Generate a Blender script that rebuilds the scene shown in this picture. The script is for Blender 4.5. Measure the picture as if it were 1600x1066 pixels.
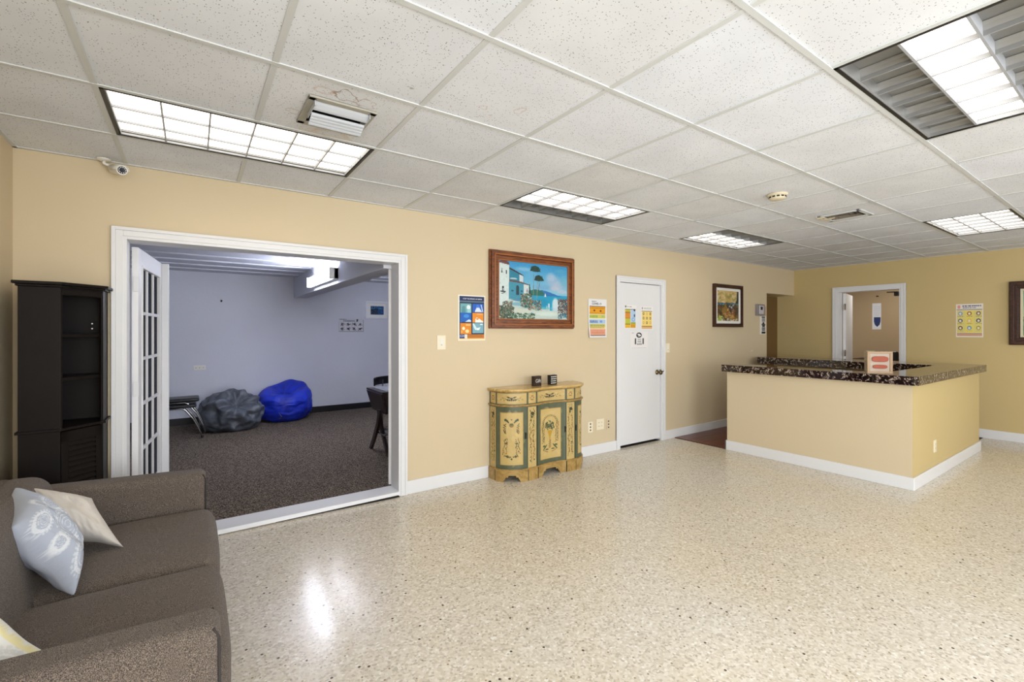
import bpy, bmesh, math, random
import numpy as np
from mathutils import Vector, Matrix, noise as mnoise
random.seed(7)
S = bpy.context.scene
for o in list(bpy.data.objects): bpy.data.objects.remove(o)
COL = S.collection

# ------------------------------------------------------------------ camera, world, exposure, large lights
YAW = math.radians(34.73)
cam_d = bpy.data.cameras.new('camera'); cam = bpy.data.objects.new('camera', cam_d); COL.objects.link(cam)
cam.location = (0, 0, 1.405); cam.rotation_euler = (math.pi/2, 0, -YAW)
cam_d.sensor_width = 36; cam_d.lens = 719.7*36/1600; cam_d.shift_y = -15.4/1600; cam_d.clip_start = 0.02
S.camera = cam
w = bpy.data.worlds.new('world'); S.world = w; w.use_nodes = True
w.node_tree.nodes['Background'].inputs[0].default_value = (0.75, 0.87, 1, 1)
w.node_tree.nodes['Background'].inputs[1].default_value = 0.6
S.view_settings.view_transform = 'Standard'; S.view_settings.look = 'None'
S.view_settings.exposure = 0.12; S.view_settings.gamma = 1; S.view_settings.use_curve_mapping = False

TROFFER = 2.5          # radiance of the lit lamp rows
TUBE = 52.0            # the cool wall fixtures in the carpeted room
def area(name, loc, rot, sx, sy, power, col):
    l = bpy.data.lights.new(name, 'AREA'); l.shape = 'RECTANGLE'; l.size = sx; l.size_y = sy; l.energy = power; l.color = col
    o = bpy.data.objects.new(name, l); COL.objects.link(o); o.location = loc; o.rotation_euler = rot; return o
# daylight from window openings added unseen behind and beside the camera
area('daylight_fill', (1.6, -3.12, 1.45), (math.radians(97), 0, 0), 2.2, 1.5, 140, (0.91, 0.95, 1.0))
area('daylight_fill', (-.78, -1.8, 1.45), (math.radians(97), 0, math.radians(-90)), 1.9, 1.5, 142, (0.91, 0.95, 1.0))

area('daylight_fill', (6.2, -3.12, 1.45), (math.radians(97), 0, 0), 1.9, 1.5, 55, (0.91, 0.94, 1.0))  # third fill, added to lift the far floor and ceiling

# ------------------------------------------------------------------ helpers
def lin(c):
    c = np.asarray(c, float)
    if c.max() > 1.001: c = c/255.0
    return np.where(c <= 0.04045, c/12.92, ((c+0.055)/1.055)**2.4)
def rgba(c): return tuple(lin(c)) + (1,)

def mat(name, col, rough=0.6, metal=0.0, spec=0.5, bump=None, vary=None, emit=None, coat=0, alpha=None):
    m = bpy.data.materials.new(name); m.use_nodes = True; nt = m.node_tree; N = nt.nodes; L = nt.links
    b = N['Principled BSDF']; b.inputs['Base Color'].default_value = rgba(col); b.inputs['Roughness'].default_value = rough
    b.inputs['Metallic'].default_value = metal; b.inputs['Specular IOR Level'].default_value = spec
    if coat: b.inputs['Coat Weight'].default_value = coat
    if emit:
        b.inputs['Emission Color'].default_value = rgba(emit[0]); b.inputs['Emission Strength'].default_value = emit[1]
    tc = N.new('ShaderNodeTexCoord')
    if vary:   # (scale, amount, second colour)
        n = N.new('ShaderNodeTexNoise'); n.inputs['Scale'].default_value = vary[0]; n.inputs['Detail'].default_value = 5
        mx = N.new('ShaderNodeMix'); mx.data_type = 'RGBA'
        mx.inputs[6].default_value = rgba(col); mx.inputs[7].default_value = rgba(vary[2])
        r = N.new('ShaderNodeMapRange'); r.inputs[1].default_value = 0.35; r.inputs[2].default_value = 0.65; r.inputs[4].default_value = vary[1]
        L.new(tc.outputs['Object'], n.inputs['Vector']); L.new(n.outputs[0], r.inputs[0]); L.new(r.outputs[0], mx.inputs[0]); L.new(mx.outputs[2], b.inputs['Base Color'])
    if bump:   # (scale, strength, distance)
        n = N.new('ShaderNodeTexNoise'); n.inputs['Scale'].default_value = bump[0]; n.inputs['Detail'].default_value = 3
        bp = N.new('ShaderNodeBump'); bp.inputs['Strength'].default_value = bump[1]; bp.inputs['Distance'].default_value = bump[2]
        L.new(tc.outputs['Object'], n.inputs['Vector']); L.new(n.outputs[0], bp.inputs['Height']); L.new(bp.outputs[0], b.inputs['Normal'])
    return m

class NT:
    """small node builder"""
    def __init__(s, name, rough=0.5):
        s.m = bpy.data.materials.new(name); s.m.use_nodes = True; s.t = s.m.node_tree; s.b = s.t.nodes['Principled BSDF']
        s.b.inputs['Roughness'].default_value = rough
    def n(s, typ, **kw):
        x = s.t.nodes.new('ShaderNode'+typ)
        for k, v in kw.items():
            if k.startswith('i_'): x.inputs[k[2:].replace('_', ' ')].default_value = v
            else: setattr(x, k, v)
        return x
    def l(s, a, b): s.t.links.new(a, b)
    def ramp(s, src, stops, interp='LINEAR'):
        r = s.t.nodes.new('ShaderNodeValToRGB'); e = r.color_ramp.elements; r.color_ramp.interpolation = interp
        while len(e) < len(stops): e.new(0.5)
        for k, (p, c) in enumerate(stops): e[k].position = p; e[k].color = rgba(c) if not isinstance(c, float) else (c, c, c, 1)
        s.l(src, r.inputs[0]); return r.outputs[0]
    def mix(s, f, a, b, blend='MIX'):
        x = s.t.nodes.new('ShaderNodeMix'); x.data_type = 'RGBA'; x.blend_type = blend
        for src, i in ((f, 0), (a, 6), (b, 7)):
            if hasattr(src, 'is_linked') or isinstance(src, bpy.types.NodeSocket): s.l(src, x.inputs[i])
            elif i == 0: x.inputs[0].default_value = src
            else: x.inputs[i].default_value = rgba(src)
        return x.outputs[2]
    def bump(s, src, strength, dist):
        x = s.t.nodes.new('ShaderNodeBump'); x.inputs['Strength'].default_value = strength; x.inputs['Distance'].default_value = dist
        s.l(src, x.inputs['Height']); s.l(x.outputs[0], s.b.inputs['Normal'])

def tag(o, label=None, cat=None, group=None, kind=None):
    if label: o['label'] = label
    if cat: o['category'] = cat
    if group: o['group'] = group
    if kind: o['kind'] = kind
    return o

def link(name, me, m=None, parent=None, smooth=False, loc=None):
    o = bpy.data.objects.new(name, me); COL.objects.link(o)
    if m is not None and not me.materials: me.materials.append(m)
    if smooth:
        me.polygons.foreach_set('use_smooth', [True]*len(me.polygons))
    if parent is not None:
        o.parent = parent
        o.matrix_parent_inverse = Matrix.Translation(parent.location).inverted() if parent.parent is None else (Matrix.Translation(parent.parent.location).inverted() if False else Matrix())
    if loc is not None: o.location = loc
    return o

def empty(name, loc, label, cat, group=None):
    o = bpy.data.objects.new(name, None); COL.objects.link(o); o.location = loc; o.empty_display_size = 0.05
    return tag(o, label, cat, group)

class MB:
    def __init__(s): s.v = []; s.f = []
    def add(s, vs, fs):
        k = len(s.v); s.v += [tuple(v) for v in vs]; s.f += [tuple(i+k for i in f) for f in fs]; return s
    def box(s, x0, x1, y0, y1, z0, z1, M=None):
        x0, x1 = sorted((x0, x1)); y0, y1 = sorted((y0, y1)); z0, z1 = sorted((z0, z1))
        vs = [Vector((x, y, z)) for z in (z0, z1) for y in (y0, y1) for x in (x0, x1)]
        if M is not None: vs = [M @ v for v in vs]
        return s.add(vs, [(0, 2, 3, 1), (4, 5, 7, 6), (0, 1, 5, 4), (2, 6, 7, 3), (0, 4, 6, 2), (1, 3, 7, 5)])
    def prism(s, poly, z0, z1):
        """poly counter-clockwise"""
        n = len(poly)
        a = sum(poly[i][0]*poly[(i+1) % n][1]-poly[(i+1) % n][0]*poly[i][1] for i in range(n))
        if a < 0: poly = poly[::-1]
        vs = [(x, y, z0) for x, y in poly]+[(x, y, z1) for x, y in poly]
        return s.add(vs, [tuple(range(n))[::-1], tuple(range(n, 2*n))]+[(i, (i+1) % n, (i+1) % n+n, i+n) for i in range(n)])
    def cyl(s, p0, p1, r0, r1=None, n=16, caps=True):
        r1 = r0 if r1 is None else r1; p0 = Vector(p0); p1 = Vector(p1); d = (p1-p0).normalized()
        a = d.orthogonal().normalized(); b = d.cross(a)
        vs = [p+(a*math.cos(2*math.pi*k/n)+b*math.sin(2*math.pi*k/n))*r for p, r in ((p0, r0), (p1, r1)) for k in range(n)]
        fs = [(k, (k+1) % n, (k+1) % n+n, k+n) for k in range(n)]
        if caps: fs += [tuple(range(n))[::-1], tuple(range(n, 2*n))]
        return s.add(vs, fs)
    def tube(s, pts, r, n=8):
        pts = [Vector(p) for p in pts]; rings = []
        up = None
        for i, p in enumerate(pts):
            d = ((pts[min(i+1, len(pts)-1)]-pts[i]).normalized()+(pts[i]-pts[max(i-1, 0)]).normalized()).normalized()
            if up is None: up = d.orthogonal().normalized()
            up = (up-d*up.dot(d)).normalized(); b = d.cross(up)
            rings.append([p+(up*math.cos(2*math.pi*k/n)+b*math.sin(2*math.pi*k/n))*r for k in range(n)])
        vs = [v for r_ in rings for v in r_]; fs = []
        for i in range(len(pts)-1):
            for k in range(n): fs.append((i*n+k, i*n+(k+1) % n, (i+1)*n+(k+1) % n, (i+1)*n+k))
        fs += [tuple(range(n))[::-1], tuple(range((len(pts)-1)*n, len(pts)*n))]
        return s.add(vs, fs)
    def lathe(s, prof, c, axis='z', n=28):
        """prof list of (r, h)"""
        vs = []; c = Vector(c)
        for r, h in prof:
            for k in range(n):
                a = 2*math.pi*k/n; p = Vector((r*math.cos(a), r*math.sin(a), h))
                if axis == 'y': p = Vector((p.x, p.z, p.y))
                if axis == 'x': p = Vector((p.z, p.x, p.y))
                vs.append(c+p)
        fs = []
        for i in range(len(prof)-1):
            for k in range(n): fs.append((i*n+k, i*n+(k+1) % n, (i+1)*n+(k+1) % n, (i+1)*n+k))
        fs += [tuple(range(n))[::-1], tuple(range((len(prof)-1)*n, len(prof)*n))]
        return s.add(vs, fs)
    def mesh(s, name='mesh'):
        me = bpy.data.meshes.new(name); me.from_pydata(s.v, [], s.f); me.update()
        bm = bmesh.new(); bm.from_mesh(me); bmesh.ops.recalc_face_normals(bm, faces=bm.faces); bm.to_mesh(me); bm.free(); return me
    def build(s, name, m, parent=None, bevel=0, smooth=False, seg=2):
        o = link(name, s.mesh(name), m, parent, smooth)
        if bevel:
            md = o.modifiers.new('bevel', 'BEVEL'); md.width = bevel; md.segments = seg; md.limit_method = 'ANGLE'; md.angle_limit = math.radians(40)
        return o

def rbox(name, b, r, m, parent, n=8, deform=None, k=4):
    """rounded box; b=(x0,x1,y0,y1,z0,z1)"""
    c = Vector(((b[0]+b[1])/2, (b[2]+b[3])/2, (b[4]+b[5])/2)); h = Vector(((b[1]-b[0])/2, (b[3]-b[2])/2, (b[5]-b[4])/2))
    def ax(H):
        e = [H-r+r*math.sin(math.pi/2*i/k)**1.0 for i in range(1, k+1)]
        e = [H-r+r*math.tan(math.pi/4*i/k) for i in range(1, k+1)]
        mid = [-(H-r)+2*(H-r)*i/n for i in range(n+1)]
        return [-x for x in e[::-1]]+mid+e
    A = [ax(h.x), ax(h.y), ax(h.z)]; idx = {}; V = []; F = []
    def vid(p):
        key = tuple(round(x, 6) for x in p)
        if key not in idx:
            q = Vector([max(-(h[i]-r), min(h[i]-r, p[i])) for i in range(3)]); d = Vector(p)-q
            if d.length > 1e-9: d = d.normalized()*r
            pt = c+q+d
            if deform: pt = deform(pt)
            idx[key] = len(V); V.append(pt)
        return idx[key]
    for a in range(3):
        u, v = (a+1) % 3, (a+2) % 3
        for sgn in (-1, 1):
            for i in range(len(A[u])-1):
                for j in range(len(A[v])-1):
                    q = []
                    for (ii, jj) in ((i, j), (i+1, j), (i+1, j+1), (i, j+1)):
                        p = [0, 0, 0]; p[a] = sgn*h[a]; p[u] = A[u][ii]; p[v] = A[v][jj]; q.append(vid(tuple(p)))
                    F.append(tuple(q) if sgn > 0 else tuple(q[::-1]))
    me = bpy.data.meshes.new(name); me.from_pydata(V, [], F); me.update()
    return link(name, me, m, parent, True)

# ---- flat prints and hand-painted surfaces: colours are vertex colours on a fine grid
def vcol_mat(name, rough=0.5, bump=0, spec=0.5):
    t = NT(name, rough); a = t.n('VertexColor', layer_name='Col'); t.l(a.outputs[0], t.b.inputs['Base Color'])
    t.b.inputs['Specular IOR Level'].default_value = spec
    if bump:
        n = t.n('TexNoise', i_Scale=120.0); tc = t.n('TexCoord'); t.l(tc.outputs['Object'], n.inputs['Vector']); t.bump(n.outputs[0], bump, 0.002)
    return t.m
class Pic:
    def __init__(s, w, h, bg, aspect=1.0):
        s.W, s.H = w, h; s.a = np.ones((h, w, 3))*np.array(bg)/255.0
        s.X, s.Y = np.meshgrid((np.arange(w)+.5)/w, (np.arange(h)+.5)/h)   # Y downward
        s.asp = aspect
    def put(s, mask, c, op=1.0):
        m = np.clip(mask, 0, 1)[..., None]*op; s.a = s.a*(1-m)+np.array(c)/255.0*m; return s
    def rect(s, x0, y0, x1, y1, c, op=1): return s.put(((s.X >= x0) & (s.X <= x1) & (s.Y >= y0) & (s.Y <= y1))*1.0, c, op)
    def ell(s, x, y, rx, ry, c, op=1, soft=0.0, ang=0):
        dx, dy = s.X-x, s.Y-y
        if ang: dx, dy = dx*math.cos(ang)+dy*math.sin(ang), -dx*math.sin(ang)+dy*math.cos(ang)
        d = np.sqrt((dx/rx)**2+(dy/ry)**2)
        return s.put((d <= 1)*1.0 if not soft else np.clip((1-d)/soft, 0, 1), c, op)
    def ring(s, x, y, rx, ry, t, c, op=1):
        d = np.sqrt(((s.X-x)/rx)**2+((s.Y-y)/ry)**2); return s.put((np.abs(d-1) < t)*1.0, c, op)
    def line(s, x0, y0, x1, y1, t, c, op=1):
        A = s.asp; px, py = s.X*A, s.Y; ax, ay, bx, by = x0*A, y0, x1*A, y1; L = max((bx-ax)**2+(by-ay)**2, 1e-9)
        k = np.clip(((px-ax)*(bx-ax)+(py-ay)*(by-ay))/L, 0, 1); d = np.hypot(px-ax-k*(bx-ax), py-ay-k*(by-ay)); return s.put((d < t)*1.0, c, op)
    def poly(s, pts, c, op=1):
        ins = np.zeros(s.X.shape, bool); n = len(pts)
        for i in range(n):
            x0, y0 = pts[i]; x1, y1 = pts[(i+1) % n]
            cond = ((y0 > s.Y) != (y1 > s.Y)); xx = (x1-x0)*(s.Y-y0)/((y1-y0) or 1e-9)+x0
            ins ^= cond & (s.X < xx)
        return s.put(ins*1.0, c, op)
    def grad(s, y0, y1, c0, c1):
        t = np.clip((s.Y-y0)/(y1-y0), 0, 1)[..., None]; m = ((s.Y >= y0) & (s.Y <= y1))[..., None]
        s.a = np.where(m, np.array(c0)/255*(1-t)+np.array(c1)/255*t, s.a); return s
    def dabs(s, n, x0, y0, x1, y1, r, cols, seed=1, op=.8):
        R = random.Random(seed)
        for _ in range(n):
            rr = r*R.uniform(.5, 1.3); s.ell(R.uniform(x0, x1), R.uniform(y0, y1), rr/s.asp, rr*R.uniform(.4, 1), R.choice(cols), op, ang=R.uniform(-1, 1))
        return s
    def textbars(s, x0, y0, x1, y1, rows, c, seed=1, fill=.5):
        R = random.Random(seed); rh = (y1-y0)/rows
        for r in range(rows):
            x = x0
            while x < x1:
                wd = R.uniform(.03, .09)*(x1-x0)*1.6; s.rect(x, y0+r*rh+rh*(1-fill)/2, min(x+wd*.78, x1), y0+r*rh+rh*(1+fill)/2, c); x += wd
            if R.random() < .3: pass
        return s
    def grain(s, amt, seed=1):
        g = np.random.RandomState(seed).normal(0, amt, s.X.shape)[..., None]; s.a = np.clip(s.a+g, 0, 1); return s
def canvas(name, pic, O, U, V, m, parent=None, thick=0.002, curl=None, back=(220, 218, 210), smooth=False):
    """closed thin slab, picture on the front. O top-left corner, U right edge vector, V downward edge vector."""
    O, U, V = Vector(O), Vector(U), Vector(V); Nn = U.cross(-V).normalized()      # outward for a viewer seeing U to the right
    H, W = pic.H, pic.W; vs = []; cols = []
    for j in range(H):
        for i in range(W):
            u, v = i/(W-1), j/(H-1); p = O+U*u+V*v+Nn*thick
            if curl: p = p+Nn*curl(u, v)
            vs.append(p)
    c = lin(np.clip(pic.a, 0, 1)*1.0) if pic.a.max() <= 1.0 else lin(np.clip(pic.a, 0, 1))
    cols = c.reshape(-1, 3); fs = [(j*W+i, (j+1)*W+i, (j+1)*W+i+1, j*W+i+1) for j in range(H-1) for i in range(W-1)]
    k = len(vs); border = [i for i in range(W)]+[j*W+W-1 for j in range(1, H)]+[(H-1)*W+i for i in range(W-2, -1, -1)]+[j*W for j in range(H-2, 0, -1)]
    for b in border: vs.append(vs[b]-Nn*thick)
    n = len(border)
    for q in range(n): fs.append((border[q], border[(q+1) % n], k+(q+1) % n, k+q))
    fs.append(tuple(range(k, k+n)))
    bc = np.repeat(lin(back)[None], n, 0); allc = np.concatenate([cols, bc]); allc = np.concatenate([allc, np.ones((len(allc), 1))], 1)
    me = bpy.data.meshes.new(name); me.from_pydata(vs, [], fs); me.update()
    at = me.color_attributes.new('Col', 'FLOAT_COLOR', 'POINT'); at.data.foreach_set('color', allc.astype(np.float32).ravel())
    o = link(name, me, m, parent, smooth); return o
def text(name, s, size, loc, rot, m, parent, depth=0.0004, align='CENTER', sx=1.0):
    cu = bpy.data.curves.new(name, 'FONT'); cu.body = s; cu.size = size; cu.extrude = depth; cu.align_x = align; cu.align_y = 'CENTER'
    t = bpy.data.objects.new('tmp', cu); COL.objects.link(t); bpy.context.view_layer.update()
    me = bpy.data.meshes.new_from_object(t.evaluated_get(bpy.context.evaluated_depsgraph_get())); bpy.data.objects.remove(t)
    M = Matrix.Translation(loc) @ Matrix(rot).to_4x4() @ Matrix.Diagonal((sx, 1, 1, 1)); me.transform(M); me.materials.clear()
    return link(name, me, m, parent)
ROT_N = ((1, 0, 0), (0, 0, -1), (0, 1, 0))       # faces -Y, reads along +X
ROT_E = ((0, 0, -1), (-1, 0, 0), (0, 1, 0))      # faces -X, reads along -Y

# ------------------------------------------------------------------ materials
M_wall = mat('wall_paint', (211, 195, 164), .55, vary=(.7, .35, (207, 187, 152)), bump=(160, .12, .002), spec=.35)
M_wallB = mat('pale_wall_paint', (216, 217, 224), .6, vary=(1.1, .5, (204, 205, 214)), bump=(35, .25, .004), spec=.3)
M_white = mat('white_gloss_paint', (226, 227, 229), .32, bump=(60, .06, .001))
M_whiteB = mat('white_trim_paint', (232, 232, 234), .4, bump=(60, .08, .001))
M_plastic = mat('white_plastic', (232, 229, 220), .35)
M_ivory = mat('ivory_plastic', (216, 204, 176), .4)
M_grid = mat('grid_metal_white', (206, 209, 209), .5)
M_black = mat('black_enamel', (14, 14, 15), .4)
M_bead = mat('gilded_bead', (150, 92, 44), .3)
M_dark = mat('dark_void', (22, 21, 20), .8)
M_alu = mat('louver_aluminium', (205, 208, 212), .22, metal=1.0)
M_aluw = mat('louver_white_metal', (226, 229, 234), .4, metal=.0)
M_wall_dimwarm = mat('wall_paint_dim_warm_light', (202, 181, 130), .55, vary=(.7, .35, (198, 175, 122)), bump=(160, .12, .002), spec=.35)  # wall paint with the far end's dimmer, warmer light put into its colour
M_lampoff = mat('unlit_tray_metal', (150, 150, 148), .38, metal=.55)
M_fin = mat('louver_edge_grey', (160, 162, 166), .5)
M_lamp = mat('lamp_lit', (250, 250, 250), .5, emit=((255, 246, 232), TROFFER))
M_tube = mat('tube_lit', (250, 250, 255), .5, emit=((232, 237, 255), TUBE))
M_chrome = mat('chrome', (170, 172, 175), .18, metal=1)
M_brass = mat('dark_brass', (110, 96, 70), .28, metal=1)
M_carpetB = None
M_espresso = mat('espresso_wood', (20, 14, 12), .5, vary=(6, .6, (13, 9, 8)), spec=.2)
M_blackm = mat('black_plastic', (20, 20, 22), .35)
M_baseB = mat('black_vinyl_base', (22, 21, 24), .4)
M_vent = mat('vent_metal', (190, 195, 202), .4)
M_vcol = vcol_mat('painted_print', .55)
M_canvas = vcol_mat('oil_on_canvas', .45, .5)
M_paintwood = vcol_mat('painted_wood', .38, .12)
M_nook_brown = mat('nook_back_brown', (112, 84, 44), .5)
M_ink = mat('dark_ink', (30, 32, 44), .5)
M_paper = mat('paper_white', (238, 236, 230), .6)
M_plate = mat('switch_plate', (236, 226, 200), .35)

# terrazzo
t = NT('terrazzo', .16); tc = t.n('TexCoord'); P = tc.outputs['Object']
v1 = t.n('TexVoronoi', i_Scale=95.0); t.l(P, v1.inputs['Vector'])
v2 = t.n('TexVoronoi', i_Scale=60.0); t.l(P, v2.inputs['Vector'])
v3 = t.n('TexVoronoi', i_Scale=34.0); t.l(P, v3.inputs['Vector'])
n1 = t.n('TexNoise', i_Scale=.55, i_Detail=5.0); t.l(P, n1.inputs['Vector'])
sep = t.n('SeparateColor'); t.l(v1.outputs['Color'], sep.inputs[0])
chips = t.ramp(sep.outputs[0], [(0, (166, 156, 140)), (.14, (198, 188, 170)), (.45, (214, 206, 191)), (.8, (226, 220, 208)), (.97, (240, 238, 232))], 'CONSTANT')
base = t.ramp(n1.outputs[0], [(.35, (219, 202, 168)), (.62, (218, 212, 200))])
c1 = t.mix(.62, base, chips)
sep2 = t.n('SeparateColor'); t.l(v2.outputs['Color'], sep2.inputs[0])
gt = t.n('Math', operation='GREATER_THAN'); gt.inputs[1].default_value = .93; t.l(sep2.outputs[1], gt.inputs[0])
lt = t.n('Math', operation='LESS_THAN'); lt.inputs[1].default_value = .28; t.l(v2.outputs['Distance'], lt.inputs[0])
ml = t.n('Math', operation='MULTIPLY'); t.l(gt.outputs[0], ml.inputs[0]); t.l(lt.outputs[0], ml.inputs[1])
c2 = t.mix(ml.outputs[0], c1, (150, 134, 108))
sep3 = t.n('SeparateColor'); t.l(v3.outputs['Color'], sep3.inputs[0])
gt3 = t.n('Math', operation='GREATER_THAN'); gt3.inputs[1].default_value = .972; t.l(sep3.outputs[2], gt3.inputs[0])
lt3 = t.n('Math', operation='LESS_THAN'); lt3.inputs[1].default_value = .2; t.l(v3.outputs['Distance'], lt3.inputs[0])
ml3 = t.n('Math', operation='MULTIPLY'); t.l(gt3.outputs[0], ml3.inputs[0]); t.l(lt3.outputs[0], ml3.inputs[1])
c3 = t.mix(ml3.outputs[0], c2, (84, 74, 62)); t.l(c3, t.b.inputs['Base Color'])
n2 = t.n('TexNoise', i_Scale=1.7, i_Detail=4.0); t.l(P, n2.inputs['Vector'])
mr = t.n('MapRange'); mr.inputs[3].default_value = .15; mr.inputs[4].default_value = .22; t.l(n2.outputs[0], mr.inputs[0]); t.l(mr.outputs[0], t.b.inputs['Roughness'])
t.b.inputs['Specular IOR Level'].default_value = .36
M_floor = t.m
# carpet
t = NT('carpet', .95); tc = t.n('TexCoord'); n = t.n('TexNoise', i_Scale=110.0, i_Detail=4.0); t.l(tc.outputs['Object'], n.inputs['Vector'])
c = t.ramp(n.outputs[0], [(.36, (38, 33, 30)), (.5, (88, 79, 72)), (.64, (150, 134, 116))]); t.l(c, t.b.inputs['Base Color']); t.bump(n.outputs[0], .6, .006); t.b.inputs['Specular IOR Level'].default_value = .1
M_carpetB = t.m
# dark marble laminate
t = NT('dark_marble', .07); tc = t.n('TexCoord'); mp = t.n('Mapping'); t.l(tc.outputs['Object'], mp.inputs[0])
d = t.n('TexNoise', i_Scale=14.0, i_Detail=3.0); t.l(mp.outputs[0], d.inputs['Vector'])
va = t.n('VectorMath', operation='MULTIPLY_ADD'); va.inputs[1].default_value = (.14, .14, .14); t.l(d.outputs['Color'], va.inputs[0]); t.l(mp.outputs[0], va.inputs[2])
v = t.n('TexVoronoi', feature='DISTANCE_TO_EDGE', i_Scale=40.0); t.l(va.outputs[0], v.inputs['Vector'])
msk = t.n('TexNoise', i_Scale=30.0, i_Detail=2.0); t.l(mp.outputs[0], msk.inputs['Vector'])
a = t.ramp(v.outputs['Distance'], [(0.0, 1.0), (.07, .45), (.13, 0.0)]); b_ = t.ramp(msk.outputs[0], [(.50, 0.0), (.60, 1.0)])
mm = t.n('Math', operation='MULTIPLY'); t.l(a, mm.inputs[0]); t.l(b_, mm.inputs[1])
c = t.mix(mm.outputs[0], t.ramp(d.outputs[0], [(.3, (16, 9, 10)), (.7, (44, 26, 24))]), (206, 188, 172)); t.l(c, t.b.inputs['Base Color']); t.b.inputs['Specular IOR Level'].default_value = .6
M_marble = t.m
# acoustic tile, plain and stained
def tile_mat(name, rings=()):
    t = NT(name, .9); tc = t.n('TexCoord'); oi = t.n('ObjectInfo'); P = tc.outputs['Object']
    off = t.n('VectorMath', operation='MULTIPLY_ADD'); off.inputs[1].default_value = (1, 1, 1); t.l(P, off.inputs[0])
    rv = t.n('CombineXYZ'); k = t.n('Math', operation='MULTIPLY'); k.inputs[1].default_value = 37.0; t.l(oi.outputs['Random'], k.inputs[0]); t.l(k.outputs[0], rv.inputs[2]); t.l(rv.outputs[0], off.inputs[2])
    dn = t.n('TexNoise', i_Scale=60.0); t.l(off.outputs[0], dn.inputs['Vector'])
    dv = t.n('VectorMath', operation='MULTIPLY_ADD'); dv.inputs[1].default_value = (.012, .012, .012); t.l(dn.outputs['Color'], dv.inputs[0]); t.l(off.outputs[0], dv.inputs[2])
    vo = t.n('TexVoronoi', i_Scale=118.0); t.l(dv.outputs[0], vo.inputs['Vector'])
    sp = t.n('SeparateColor'); t.l(vo.outputs['Color'], sp.inputs[0])
    pick = t.ramp(sp.outputs[0], [(.55, 0.0), (.59, 1.0)]); hole = t.ramp(vo.outputs['Distance'], [(.17, 1.0), (.27, 0.0)])
    m1 = t.n('Math', operation='MULTIPLY'); t.l(pick, m1.inputs[0]); t.l(hole, m1.inputs[1])
    big = t.n('TexNoise', i_Scale=3.0); t.l(off.outputs[0], big.inputs['Vector'])
    bc = t.ramp(big.outputs[0], [(.35, (224, 228, 236)), (.65, (232, 236, 244))])
    tint = t.ramp(oi.outputs['Random'], [(0, (255, 255, 255)), (1, (248, 246, 242))]); bc = t.mix(1.0, bc, tint, 'MULTIPLY')
    for (cx, cy, rr, wd, col, op) in rings:
        cb = t.n('VectorMath', operation='SUBTRACT'); cb.inputs[1].default_value = (cx, cy, 0); dd = t.n('VectorMath', operation='MULTIPLY'); dd.inputs[1].default_value = (1, 1, 0); t.l(P, dd.inputs[0]); t.l(dd.outputs[0], cb.inputs[0])
        nn = t.n('TexNoise', i_Scale=16.0, i_Detail=2.0); t.l(P, nn.inputs['Vector'])
        ln = t.n('VectorMath', operation='LENGTH'); t.l(cb.outputs[0], ln.inputs[0])
        ad = t.n('Math', operation='MULTIPLY_ADD'); ad.inputs[1].default_value = .16; t.l(nn.outputs[0], ad.inputs[0]); t.l(ln.outputs['Value'], ad.inputs[2])
        sb = t.n('Math', operation='SUBTRACT'); sb.inputs[1].default_value = rr+.08; t.l(ad.outputs[0], sb.inputs[0])
        ab = t.n('Math', operation='ABSOLUTE'); t.l(sb.outputs[0], ab.inputs[0])
        f = t.ramp(ab.outputs[0], [(0, op), (wd, 0.0)]); bc = t.mix(f, bc, col)
    c = t.mix(m1.outputs[0], bc, (108, 105, 100)); t.l(c, t.b.inputs['Base Color'])
    t.bump(hole, .0, .002); t.b.inputs['Specular IOR Level'].default_value = .15
    return t.m
M_tile = tile_mat('acoustic_tile')
# sofa fabric
t = NT('heather_fabric', .9); tc = t.n('TexCoord'); n = t.n('TexNoise', i_Scale=560.0, i_Detail=3.0); mp = t.n('Mapping'); mp.inputs['Scale'].default_value = (1, 1, 1); t.l(tc.outputs['Object'], mp.inputs[0]); t.l(mp.outputs[0], n.inputs['Vector'])
c = t.ramp(n.outputs[0], [(.36, (52, 47, 44)), (.5, (92, 83, 76)), (.64, (142, 129, 117))]); t.l(c, t.b.inputs['Base Color']); t.bump(n.outputs[0], .5, .003); t.b.inputs['Specular IOR Level'].default_value = .2
t.b.inputs['Sheen Weight'].default_value = .08; t.b.inputs['Sheen Roughness'].default_value = .5
M_sofa = t.m
M_piping = mat('piping_fabric', (52, 47, 45), .9)
# frame wood
def wood(name, c0, c1, rough=.4, sc=(2, 30, 30)):
    t = NT(name, rough); tc = t.n('TexCoord'); mp = t.n('Mapping'); mp.inputs['Scale'].default_value = sc; t.l(tc.outputs['Object'], mp.inputs[0])
    n = t.n('TexNoise', i_Scale=1.5, i_Detail=6.0); t.l(mp.outputs[0], n.inputs['Vector']); c = t.ramp(n.outputs[0], [(.3, c0), (.7, c1)]); t.l(c, t.b.inputs['Base Color']); t.bump(n.outputs[0], .2, .002); return t.m
M_oak = wood('carved_oak', (78, 38, 16), (140, 78, 36), .35, (8, 40, 40))
M_darkwood = wood('dark_frame_wood', (40, 20, 12), (74, 40, 24), .35)
M_redwood = wood('red_plank', (74, 30, 20), (112, 50, 32), .3, (3, 40, 3))
M_glass = mat('pane_glass', (70, 78, 92), .04)
gb = M_glass.node_tree.nodes['Principled BSDF']; gb.inputs['Transmission Weight'].default_value = .85; gb.inputs['IOR'].default_value = 1.02; gb.inputs['Specular IOR Level'].default_value = .6

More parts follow.
